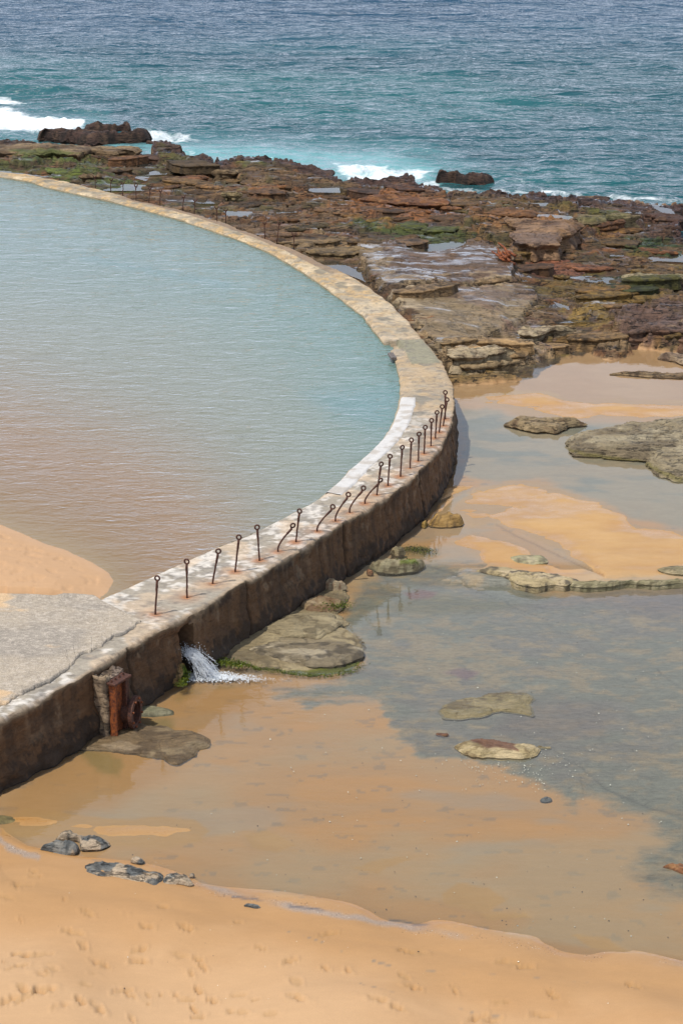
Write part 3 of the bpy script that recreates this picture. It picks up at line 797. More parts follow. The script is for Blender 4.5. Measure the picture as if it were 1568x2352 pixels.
wetm = np.where(pool_in, ss(30, 0, spit_sd) * .5, wetm)
ATT = np.stack([rockm, wetm, gl * .9], -1)
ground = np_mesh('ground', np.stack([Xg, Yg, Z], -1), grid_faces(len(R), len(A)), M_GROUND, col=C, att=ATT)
tag(ground, kind='structure')

# ------------------------------------------------------------------ sea
As = fan_cols(520, 24, 1.08, 2.6)
Rs = rows_of([(57.0, .22), (100, .25), (160, .45), (200, 1.2), (400, 8), (1200, 60), (4000, 400)])
A3, Ys = np.meshgrid(As, Rs)
Xs = A3 * (784.0 / FOC) * (Ys * CT + CAM_H * ST)
fade = ss(420, 170, Ys)
Zs = SEA_Z + fade * (.13 * fbm(Xs * .07 + .02 * Ys, Ys * .16, 201, 2) + .10 * fbm(Xs * .32, Ys * .75, 203, 3) + .05 * fbm(Xs * .9, Ys * 1.7, 205, 3))
Us, Vs = UV(Xs, Ys, SEA_Z)
h1, h2 = fbm(Xs * .25, Ys * .25, 211, 4), fbm(Xs * .3, Ys * .3, 213, 4)
h3 = fbm(Xs * 1.5, Ys * 1.5, 215, 4)
Uw, Vw = Us + h1 * 26 + h3 * 8, Vs + h2 * 6 + h3 * 2.5
foam = np.zeros(Xs.shape)
def froth(poly, lo, hi, amt):
    global foam
    foam = np.maximum(foam, ss(lo, hi, sd(poly, Uw, Vw, 60)) * amt)
froth([(-400, 238), (0, 243), (70, 252), (130, 262), (185, 272), (205, 288), (150, 300), (90, 303), (0, 294), (-400, 285)], -14, 14, .86)
froth([(-400, 222), (0, 228), (34, 232), (68, 243), (30, 244), (-400, 240)], -5, 6, .8)
froth([(300, 290), (370, 300), (430, 304), (460, 316), (410, 326), (340, 318)], -18, 14, .66)
froth([(780, 385), (860, 382), (1000, 392), (980, 425), (870, 432), (800, 415)], -20, 14, .64)
froth([(1240, 438), (1290, 440), (1300, 458), (1250, 458)], -6, 8, .7)
froth([(960, 425), (1000, 420), (1010, 445), (965, 445)], -5, 6, .6)
froth([(380, 350), (440, 352), (500, 372), (440, 368)], -6, 6, .5)
froth([(1130, 400), (1200, 410), (1240, 440), (1140, 432)], -8, 12, .45)
froth([(860, 440), (1000, 436), (1160, 448), (1280, 452), (1568, 458), (1568, 468), (1260, 460), (980, 448)], -4, 3, .50)
froth([(495, 240), (650, 250), (700, 262), (520, 258)], -10, 10, .22)
aqua = np.zeros(Xs.shape)
for pl, k in (([(170, 325), (300, 330), (420, 335), (620, 340), (860, 352), (1010, 380), (1000, 430), (860, 436), (700, 398), (560, 380), (440, 372), (300, 355), (190, 344)], .95),
              ([(300, 305), (700, 320), (1000, 340), (1100, 380), (1000, 430), (400, 370)], .4), ([(-300, 240), (240, 250), (250, 310), (-300, 310)], .35)):
    aqua = np.maximum(aqua, ss(-28, 22, sd(pl, Uw, Vw, 70)) * k)
# the swell that is about to break at the left
ridge = linedist([(-400, 196), (0, 212), (90, 215), (200, 222), (260, 232)], Us, Vs, 60)
Zs += .45 * ss(16, 0, ridge) * ss(300, 120, Us)
Zs += foam * .22 * np.maximum(fbm(Xs * 1.4, Ys * 1.2, 221, 4), -.2)
sc = np.zeros(Xs.shape + (3,), dtype=np.float32); sc[:] = (.008, .065, .082)
sc = mix(sc, (.018, .115, .120), ss(.0, .7, fbm(Xs * .05, Ys * .10, 231, 4)) * .6)
sc = mix(sc, (.010, .048, .10), ss(190, 20, Vs) * .9)
sc = mix(sc, (.22, .48, .50), aqua * .7)
att = np.stack([np.full(Xs.shape, .97), foam, .35 + .65 * ss(0, .5, 1 - aqua * .8)], -1)
sea = np_mesh('sea', np.stack([Xs, Ys, Zs], -1), grid_faces(len(Rs), len(As)), M_SEA, col=sc, att=att)
tag(sea, kind='structure')

# ------------------------------------------------------------------ pool water
Ap = fan_cols(260, 20, 1.05, 1.9)
Rp = rows_of([(24, .2), (50, .25), (92, .3)])
A4, Yp = np.meshgrid(Ap, Rp)
Xp = A4 * (784.0 / FOC) * (Yp * CT + CAM_H * ST)
Up, Vp = UV(Xp, Yp, POOL_Z)
in_p = sd([(-900, 1560)] + mid_poly + [(-900, 370)], Up, Vp, 20)
keep = (in_p[:-1, :-1] > 0) & (in_p[1:, 1:] > 0)
spd = sd(SPIT, Up, Vp, 900)
depth = np.clip(1.15 * (1 - np.exp(spd / 500.0)), 0, 2)
Zp = POOL_Z + .008 * fbm(Xp * .9, Yp * 2.0, 241, 3) * ss(0, .15, depth)
pc = np.zeros(Xp.shape + (3,), dtype=np.float32); pc[:] = (.36, .225, .13)
pc = mix(pc, (.23, .25, .20), ss(.32, .74, depth))
pc = mix(pc, (.13, .225, .20), ss(.70, .95, depth))
pc = mix(pc, (.165, .235, .215), ss(800, 500, Vp) * .8)
pc = mix(pc, (.11, .24, .26), ss(-30, 40, sd([(700, 900), (930, 880), (915, 960), (880, 985), (760, 960)], Up + 10 * fbm(Xp, Yp, 5), Vp, 60)) * .5)
dk = linedist([(190, 590), (300, 612), (400, 632), (520, 655)], Up, Vp, 60)
pc = mix(pc, (.12, .24, .26), ss(16, 0, dk) * .35)
pa = np.stack([np.clip(1 - np.exp(-depth * 2.2), 0, .97), np.zeros(Xp.shape), ss(-.01, .25, depth) * .75 + .25], -1)
pool = np_mesh('pool_water', np.stack([Xp, Yp, Zp], -1), grid_faces(len(Rp), len(Ap), keep), M_POOL, col=pc, att=pa)
tag(pool, kind='structure')

# ------------------------------------------------------------------ shallow water on the flats
Af = fan_cols(200, 14, 1.05, 1.8)
Rf = rows_of([(22, .12), (40, .15), (60, .2)])
A5, Yf = np.meshgrid(Af, Rf)
Xf = A5 * (784.0 / FOC) * (Yf * CT + CAM_H * ST)
Uf, Vf = UV(Xf, Yf, 0.05)
WET = [(-500, 2000), (-500, 1700), (-100, 1780), (0, 1770), (180, 1660), (300, 1580), (420, 1500), (700, 1330), (900, 1240), (1000, 1130), (1030, 1000), (1036, 880), (1030, 850), (1200, 800), (1330, 745), (1568, 700), (2300, 700),
       (2300, 2330), (1568, 2280), (1100, 2200), (600, 2100), (200, 2030)]
wsd = sd(WET, Uf, Vf, 20)
keep = (wsd[:-1, :-1] > 0) & (wsd[1:, 1:] > 0)
lev = .12 * ss(1345, 1300, Vf)
cas = np.maximum(ss(90, 10, linedist([(440, 1530), (520, 1570), (620, 1575), (700, 1590)], Uf, Vf, 100)), ss(26, 8, linedist([(840, 1320), (950, 1305), (1080, 1310), (1300, 1352)], Uf, Vf, 60)) * .5)
rough_w = .25 + .9 * cas + .5 * ss(-20, 30, sd([(1015, 1160), (1092, 1125), (1174, 1097), (1240, 1102), (1318, 1130), (1143, 1190), (1200, 1230), (1080, 1220)], Uf, Vf, 50))
rough_w += .5 * ss(0, 60, sd([(800, 1330), (1568, 1340), (1568, 1420), (900, 1400)], Uf, Vf, 60))
lev = lev + .010 * cas * fbm(Xf * 3, Yf * 6, 251, 3)
fa = np.stack([np.full(Xf.shape, .07), .0 * Xf, rough_w], -1)
fc = np.zeros(Xf.shape + (3,), dtype=np.float32); fc[:] = (.34, .34, .30)
film = np_mesh('shallow_water', np.stack([Xf, Yf, lev], -1), grid_faces(len(Rf), len(Af), keep), M_FILM, col=fc, att=fa)
tag(film, kind='structure')

wp = None
for pl, lvl in pool_sheets:
    pts = np.array([P(u, v, lvl)[:2] for u, v in pl])
    c = pts.mean(0)
    pts = c + (pts - c) * 1.12 + np.sign(pts - c) * .12
    n = len(pts)
    vs = [(c[0], c[1], lvl)] + [(x, y, lvl) for x, y in pts]
    fs = [(0, 1 + i, 1 + (i + 1) % n) for i in range(n)]
    if np.sum(pts[:, 0] * np.roll(pts[:, 1], -1) - np.roll(pts[:, 0], -1) * pts[:, 1]) < 0: fs = [q_[::-1] for q_ in fs]
    me_c = np.tile((.16, .18, .16), (n + 1, 1)); me_a = np.tile((.12, 0, .12), (n + 1, 1))
    o = np_mesh('tide_pool_water', vs, fs, M_FILM, col=me_c, att=me_a)
    tag(o, kind='structure')

# ------------------------------------------------------------------ the pool wall
def resample(pts, step):
    pts = np.array(pts); seg = np.linalg.norm(np.diff(pts, axis=0), axis=1)
    s = np.concatenate([[0], np.cumsum(seg)])
    n = int(s[-1] / step) + 1
    q_ = np.linspace(0, s[-1], n)
    return np.stack([np.interp(q_, s, pts[:, i]) for i in range(pts.shape[1])], -1), q_

def smooth_path(p, k):
    ker = np.hanning(2 * k + 3)[1:-1]; ker /= ker.sum()
    pad = np.concatenate([np.repeat(p[:1], k, 0), p, np.repeat(p[-1:], k, 0)])
    return np.stack([np.convolve(pad[:, i], ker, 'valid') for i in range(p.shape[1])], -1)

ow = np.array([P(u, v, TOP_Z)[:2] for u, v in OUTER])
iw = np.array([P(u, v, TOP_Z)[:2] for u, v in INNER])
op, arc = resample(ow, .035)
op = smooth_path(op, 10)
tan = np.gradient(op, axis=0); tan /= np.linalg.norm(tan, axis=1)[:, None]
tan_s = smooth_path(tan, 60); tan_s /= np.linalg.norm(tan_s, axis=1)[:, None]
nrm_in = np.stack([-tan_s[:, 1], tan_s[:, 0]], -1)        # towards the pool (path runs away from the camera, pool on its left)
width = np.full(len(op), 1.5)
for k in range(len(op)):
    o_, d_ = op[k], nrm_in[k]
    best = None
    a_, b_ = iw[:-1], iw[1:]
    e_ = b_ - a_
    den = d_[0] * e_[:, 1] - d_[1] * e_[:, 0]
    den = np.where(np.abs(den) < 1e-9, 1e-9, den)
    w_ = a_ - o_
    t_ = (w_[:, 0] * e_[:, 1] - w_[:, 1] * e_[:, 0]) / den
    s_ = (w_[:, 0] * d_[1] - w_[:, 1] * d_[0]) / den
    ok = (s_ >= 0) & (s_ <= 1) & (t_ > .2) & (t_ < 4)
    if ok.any():
        width[k] = t_[ok].min()
Uo, Vo = UV(op[:, 0], op[:, 1], TOP_Z)
near = Uo < 400
near &= Vo > 1300
width[near] = 1.75
width = np.clip(width, .5, 2.6)
width = smooth_path(width[:, None], 14)[:, 0]

def wall_station(u, v):
    x, y, _ = P(u, v, TOP_Z)
    return int(np.argmin((op[:, 0] - x) ** 2 + (op[:, 1] - y) ** 2))

S_CORNER = wall_station(385, 1436)
S_OPEN0, S_OPEN1 = wall_station(419, 1420), wall_station(444, 1406)
S_NOTCH0, S_NOTCH1 = wall_station(1004, 818), wall_station(972, 780)
NT, NF = 40, 34
POSTS = [((361.5, 1328), (357, 1410.5)), ((429, 1289.6), (429.6, 1372)), ((501.6, 1266), (487.9, 1341.8)), ((548.8, 1234), (540, 1314)), ((590.6, 1211), (596, 1286.9)),
         ((672.4, 1207), (638.4, 1266.6)), ((687.8, 1174), (679, 1245.7)), ((764, 1164), (728, 1221)), ((799.8, 1135.8), (770, 1197)), ((834.4, 1121), (802.6, 1177)),
         ((873.4, 1102.9), (837.7, 1156.7)), ((875, 1066), (864.6, 1137)), ((895.4, 1048), (890, 1115)), ((923.4, 1027.6), (919, 1094)), ((944.3, 1010.6), (941, 1076.5)),
         ((961.9, 996.9), (960, 1060)), ((976, 981.5), (973.4, 1042.5)), ((990.4, 965.6), (988.8, 1024.9)), ((1003, 947.4), (999, 1006.8)), ((1015, 934), (1008, 993)),
         ((1026, 917.8), (1017.4, 978)), ((1022, 901.3), (1021.7, 962.8))]
post_base = np.array([P(b[0], b[1], TOP_Z) for a, b in POSTS])

def wall_part(name, k0, k1, parent):
    n = k1 - k0
    o_ = op[k0:k1]; nin = nrm_in[k0:k1]; w_ = width[k0:k1]; s_ = arc[k0:k1]
    ks = np.arange(k0, k1)
    ft = np.linspace(0, 1, NT)                            # across the top, outer -> inner
    X0 = o_[:, None, 0] + nin[:, None, 0] * w_[:, None] * ft
    Y0 = o_[:, None, 1] + nin[:, None, 1] * w_[:, None] * ft
    S2 = np.repeat(s_[:, None], NT, 1)
    dist_o = ft[None, :] * w_[:, None]; dist_i = w_[:, None] - dist_o
    Zt = np.full(X0.shape, TOP_Z) + .012 * fbm(X0 * 1.5, Y0 * 1.5, 301, 3) + .006 * fbm(X0 * 9, Y0 * 9, 303, 3)
    chip = np.maximum(fbm(S2 * 1.6, dist_o * 4, 305, 4) * .5 + .25, 0)
    Zt -= (.012 + .09 * chip) * ss(.035, .0, dist_o) + .05 * chip * ss(.12, .03, dist_o)
    Zt -= .05 * ss(.10, .0, dist_i)
    farm = ss(45, 60, Y0)
    Zt -= farm * (.03 * np.maximum(fbm(X0 * 1.2, Y0 * 1.2, 307, 3), 0))
    # notch in the far part where the pool spills over the wall
    nz = ((ks >= S_NOTCH0 + 26) & (ks < S_NOTCH1 - 1))[:, None]
    Zt -= np.where(nz, .14 * ss(.60, .66, ft)[None, :], 0)
    capm = ((ks >= S_NOTCH0 - 20) & (ks < S_NOTCH1))[:, None] * ss(.70, .66, ft)[None, :]
    Zt += capm * .03
    lo_far = ss(700, 620, Vo[k0:k1])[:, None] * ss(.55, .50, 1 - ft)[None, :] * 0
    apron = (ss(640, 600, Vo[k0:k1]) * ss(446, 452, Vo[k0:k1]))[:, None] * ss(.45, .40, ft)[None, :]
    Zt -= apron * .05
    # faces
    fz = np.linspace(0, 1, NF)
    depth_f = 1.75
    Zo = Zt[:, :1] - fz[None, :] * depth_f
    Sf = np.repeat(s_[:, None], NF, 1)
    out = .02 * fbm(Sf * 2, Zo * 2, 311, 4) + .018 * fbm(Sf * 9, Zo * 9, 313, 3)
    out += -.03 * ss(.12, .18, Zt[:, :1] - Zo) * (1 - ss(.2, .3, Zt[:, :1] - Zo)) * chip[:, :1] * 2
    lift = .66 + .10 * fbm(Sf * .5, Sf * 0, 351, 3)
    out += .035 * ss(.02, -.02, Zo - lift)
    for sj in np.arange(2.0, arc[-1], 3.6):
        jw = np.abs(Sf - sj - .03 * fbm(Zo * 3, Zo * 0 + sj, 353, 2))
        out -= .045 * ss(.045, .01, jw)
    low = ss(.60, .15, Zo)
    out += low * (.05 + .05 * fbm(Sf * 3, Zo * 3, 317, 4))
    hole = ((ks >= S_OPEN0) & (ks < S_OPEN1))[:, None] & (Zo < TOP_Z - .20) & (Zo > .02)
    out = np.where(hole, -1.1, out)
    before = ((ks >= S_CORNER - 6) & (ks < S_OPEN0))[:, None] & (Zo < TOP_Z - .25)
    out = np.where(before, out - .05, out)
    Xo = X0[:, :1] - nin[:, :1] * out; Yo = Y0[:, :1] - nin[:, 1:] * out
    Zi = Zt[:, -1:] - fz[None, :] * 1.4
    outi = .02 * fbm(Sf * 3, Zi * 3, 319, 3) + .03 * fz[None, :]
    Xi = X0[:, -1:] + nin[:, :1] * outi; Yi = Y0[:, -1:] + nin[:, 1:] * outi
    Xa = np.concatenate([Xo[:, ::-1], X0[:, 1:-1], Xi], 1)
    Ya = np.concatenate([Yo[:, ::-1], Y0[:, 1:-1], Yi], 1)
    Za = np.concatenate([Zo[:, ::-1], Zt[:, 1:-1], Zi], 1)
    # recess at joints
    # colours
    ct = np.zeros(X0.shape + (3,), dtype=np.float32); ct[:] = (.34, .295, .23)
    nn = fbm(X0 * 1.3, Y0 * 1.3, 321, 4); n2_ = fbm(X0 * 4, Y0 * 4, 323, 4); n3_ = fbm(X0 * 12, Y0 * 12, 325, 3)
    nearm = ss(46, 42, Y0)
    ct = mix(ct, (.27, .24, .20), ss(.0, .6, nn))
    ct = mix(ct, (.60, .55, .48), nearm * ss(.10, .40, n2_ * .7 + .5 * n3_ + .35 * nn + .35 * ss(.45, .95, ft)[None, :] - .08))
    ct = mix(ct, (.56, .42, .28), ss(.1, .5, fbm(X0 * 2, Y0 * 2, 327, 4)) * .6)
    ct = mix(ct, (.52, .36, .18), farm * ss(-.4, .5, n2_) * .9)
    ct = mix(ct, (.60, .50, .36), farm * ss(.1, .6, nn) * .8)
    ct = mix(ct, (.24, .20, .15), farm * ss(.2, .6, n3_ * .6 + n2_ * .5) * .7)
    far2 = (ss(960, 930, Vo[k0:k1]) * ss(800, 830, Vo[k0:k1]))[:, None]
    ct = mix(ct, (.42, .30, .17), far2 * (.55 + .4 * n2_))
    ct = mix(ct, (.22, .20, .16), ss(.25, .6, fbm(X0 * 1.7, Y0 * 1.7, 329, 4)) * ss(1170, 1130, Vo[k0:k1])[:, None] * ss(.1, .25, ft)[None, :] * (1 - ss(.7, .8, ft))[None, :] * .85)
    ct = mix(ct, (.25, .235, .165), capm * .95)
    ct = mix(ct, (.235, .17, .125), apron * .9)
    ct = mix(ct, (.45, .28, .14), ss(.10, .02, dist_o) * .35)
    for q_, (bx, by, bz) in enumerate(post_base):
        rx, ry = X0 - bx, Y0 - by
        if abs(by - (Y0.min() + Y0.max()) / 2) > (Y0.max() - Y0.min()) / 2 + 2: continue
        rr = np.sqrt(rx ** 2 + ry ** 2) / (1 + .5 * n2_)
        ct = mix(ct, (.33, .115, .035), ss(.17, .03, rr) * .9)
        ct = mix(ct, (.38, .20, .10), ss(.5, .05, rr + .2 * n2_) * .45)
    strip_w = (s_ < 0)
    ctf = np.zeros(Zo.shape + (3,), dtype=np.float32); ctf[:] = (.17, .108, .062)
    m1_ = fbm(Sf * 1.2, Zo * 1.6, 331, 4); m2_ = fbm(Sf * 5, Zo * 5, 333, 4)
    ctf = mix(ctf, (.13, .088, .056), ss(-.1, .5, m1_))
    ctf = mix(ctf, (.24, .155, .095), ss(.1, .5, m2_) * .4)
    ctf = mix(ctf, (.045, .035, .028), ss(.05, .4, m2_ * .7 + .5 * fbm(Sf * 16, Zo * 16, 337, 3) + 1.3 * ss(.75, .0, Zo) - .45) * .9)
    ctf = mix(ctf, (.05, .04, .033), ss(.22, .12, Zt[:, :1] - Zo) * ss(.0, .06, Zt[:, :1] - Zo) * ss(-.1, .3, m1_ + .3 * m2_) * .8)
    ctf = mix(ctf, (.50, .45, .37), ss(.45, .7, m2_ + m1_ * .5) * ss(.4, .9, Zo) * .35)
    drip = fbm(Sf * 7, Zo * .7, 375, 4)
    ctf = mix(ctf, (.07, .05, .035), ss(.15, .6, drip) * .6)
    ctf = mix(ctf, (.34, .27, .20), ss(.3, .7, -drip) * ss(.3, 1.0, Zo) * .4)
    for sj in np.arange(2.0, arc[-1], 3.6):
        ctf = mix(ctf, (.05, .036, .025), ss(.06, .015, np.abs(Sf - sj - .03 * fbm(Zo * 3, Zo * 0 + sj, 353, 2))) * .7)
    ctf = mix(ctf, (.30, .27, .22), ss(.07, .0, Zt[:, :1] - Zo))
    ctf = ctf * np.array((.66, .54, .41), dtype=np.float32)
    ctf = mix(ctf, (.03, .024, .018), hole * 1.0)  # dark inside of the sluice opening painted into the face colour as shade
    ct = ct * (1 - farm[..., None] * np.array((.0, .05, .16), dtype=np.float32))
    tc_ = 1 - ss(0, .028, np.abs(fbm(X0 * 1.1, Y0 * 1.1, 371, 4)))
    ct = mix(ct, (.12, .10, .08), tc_ * .55)
    ct = mix(ct, (.17, .15, .13), ss(.3, .7, fbm(X0 * 7, Y0 * 7, 373, 4)) * .5)
    cti = np.zeros(Zi.shape + (3,), dtype=np.float32); cti[:] = (.34, .27, .17)
    cti = mix(cti, (.10, .085, .05), ss(.04, .12, Zt[:, -1:] - Zi) * .8)
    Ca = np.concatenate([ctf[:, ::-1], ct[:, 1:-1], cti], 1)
    At = np.zeros(Ca.shape, dtype=np.float32); At[..., 0] = .5; At[:, NF:, 0] = .34
    At[:, :NF, 0] = .36; At[..., 1] = .0
    At[:, :NF, 1] = ss(.5, .0, Zo[:, ::-1]) * .35
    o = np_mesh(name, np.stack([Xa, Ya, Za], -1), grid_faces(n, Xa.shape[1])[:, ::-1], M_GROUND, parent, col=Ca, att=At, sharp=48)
    return o

wall = empty('sea_wall', (op[S_CORNER][0], op[S_CORNER][1], 0))
tag(wall, 'long curved concrete wall with pale cracked top holding back the pool', 'wall')
cuts = [0, S_CORNER, wall_station(631, 1297), wall_station(779, 1204.5), wall_station(916, 1122), wall_station(1037, 971), wall_station(1020, 842.8), S_NOTCH1, wall_station(700, 580), len(op) - 1]
for a_, b_ in zip(cuts[:-1], cuts[1:]):
    o = wall_part('wall_section', a_, b_ + 1, wall)
    o.matrix_parent_inverse = Matrix.Translation(-Vector(wall.location))

# whitewashed strip along the inner edge
ks0, ks1 = wall_station(1043, 915), wall_station(868, 1154)
ks0, ks1 = min(ks0, ks1), max(ks0, ks1)
kk = np.arange(ks0, ks1)
fr2 = np.linspace(0, 1, 12)
wS = .42
wo_ = width[kk][:, None] - wS + (wS - .02) * fr2
edge_n = .02 * fbm(arc[kk] * 6, arc[kk] * 0, 341, 3)[:, None]
wo_ = wo_ + edge_n * (fr2[None, :] < .05)
Xw = op[kk][:, None, 0] + nrm_in[kk][:, None, 0] * wo_
Yw = op[kk][:, None, 1] + nrm_in[kk][:, None, 1] * wo_
Zw = TOP_Z + .022 + .008 * fbm(Xw * 2, Yw * 2, 343, 3) - .045 * (fr2[None, :] > .99) - .05 * (fr2[None, :] < .01)
Zw = Zw - .03 * ss(.85, 1, fr2)[None, :]
cw = np.zeros(Xw.shape + (3,), dtype=np.float32); cw[:] = (.56, .54, .51)
cw = mix(cw, (.40, .35, .29), ss(.0, .5, fbm(Xw * 4, Yw * 4, 345, 5)) * .7)
aw = np.zeros(cw.shape); aw[..., 0] = .16
strip = np_mesh('whitewashed_strip', np.stack([Xw, Yw, Zw], -1), grid_faces(len(kk), 12)[:, ::-1], M_GROUND, wall, col=cw, att=aw)
strip.matrix_parent_inverse = Matrix.Translation(-Vector(wall.location))

# ------------------------------------------------------------------ deck slab
DECK_EDGE = [(-160, 1678), (-80, 1650), (0, 1619.5), (40, 1597), (100.7, 1569), (130, 1551), (161, 1529), (185, 1500.6), (210, 1492), (241.6, 1476.5), (262, 1460), (282, 1456), (305, 1443), (324, 1424)]
DECK_TOP = [(-260, 1357), (-160, 1360), (-80, 1361), (0, 1362), (60, 1364), (110, 1367), (150, 1369), (175, 1369), (195, 1370), (214, 1372), (229, 1376), (260, 1392), (295, 1410), (324, 1424)]
DZ = TOP_Z + .045
e1, _ = resample([P(u, v, DZ)[:2] for u, v in DECK_EDGE], .03); e2, _ = resample([P(u, v, DZ)[:2] for u, v in DECK_TOP], .03)
nd = 420
def refit(e, n):
    t = np.linspace(0, 1, len(e)); q_ = np.linspace(0, 1, n)
    return np.stack([np.interp(q_, t, e[:, 0]), np.interp(q_, t, e[:, 1])], -1)
e1, e2 = refit(e1, nd), refit(e2, nd)
jit = np.stack([fbm(np.arange(nd) * .16, np.zeros(nd), 351, 4), fbm(np.arange(nd) * .16, np.ones(nd) * 5, 353, 4)], -1) * .035
e1 = e1 + jit
fd = np.linspace(0, 1, 260)[None, :]
Xd = e1[:, :1] * (1 - fd) + e2[:, :1] * fd
Yd = e1[:, 1:] * (1 - fd) + e2[:, 1:] * fd
Zd = DZ + .008 * fbm(Xd * 1.2, Yd * 1.2, 355, 3) + .004 * fbm(Xd * 14, Yd * 14, 357, 2)
dedge = np.hypot(Xd - e1[:, :1], Yd - e1[:, 1:])
Zd -= .02 * ss(.05, 0, dedge)
lip = ss(.10, .0, np.hypot(Xd - e2[:, :1], Yd - e2[:, 1:])) 
Zd += .05 * lip * ss(120, 150, UV(Xd, Yd, DZ)[0]) * ss(235, 215, UV(Xd, Yd, DZ)[0])
cd = np.zeros(Xd.shape + (3,), dtype=np.float32); cd[:] = (.37, .31, .235)
cd = mix(cd, (.30, .26, .21), ss(-.2, .5, fbm(Xd * .8, Yd * .8, 359, 4)))
cd = mix(cd, (.50, .43, .35), ss(.1, .5, fbm(Xd * 16, Yd * 22, 361, 3)) * .45)
Ud, Vd = UV(Xd, Yd, DZ)
sandy = np.maximum(ss(120, -60, Ud) * ss(1450, 1370, Vd), ss(60, -60, Ud) * ss(1520, 1600, Vd) * .6)
cd = mix(cd, (.56, .38, .21), ss(.35, .75, sandy + .5 * fbm(Xd * 1.6, Yd * 2.6, 363, 4)) * .85)
cd = mix(cd, (.13, .12, .105), ss(.12, .02, dedge) * ss(-.2, .3, fbm(Xd * 3, Yd * 3, 365, 3)) * .7)
ad = np.zeros(cd.shape); ad[..., 0] = .26; ad[..., 2] = 1.0
rows_v = [np.stack([Xd[:, 0], Yd[:, 0], Zd[:, 0] - .32], -1)[:, None, :], np.stack([Xd[:, 0] - .0, Yd[:, 0], Zd[:, 0] - .03], -1)[:, None, :], np.stack([Xd, Yd, Zd], -1),
          np.stack([Xd[:, -1], Yd[:, -1] + .01, Zd[:, -1] - .4], -1)[:, None, :]]
vd = np.concatenate(rows_v, 1)
cd = np.concatenate([cd[:, :1] * .5 + .0, cd[:, :1], cd, cd[:, -1:]], 1); ad = np.concatenate([ad[:, :1], ad[:, :1], ad, ad[:, -1:]], 1)
od = tuple(P(100, 1480, DZ))
deck = np_mesh('concrete_deck', vd, grid_faces(nd, vd.shape[1])[:, ::-1], M_GROUND, col=cd, att=ad, origin=od)
tag(deck, 'grey pebbly concrete deck with a ragged cracked edge and sand blown over it', 'deck')

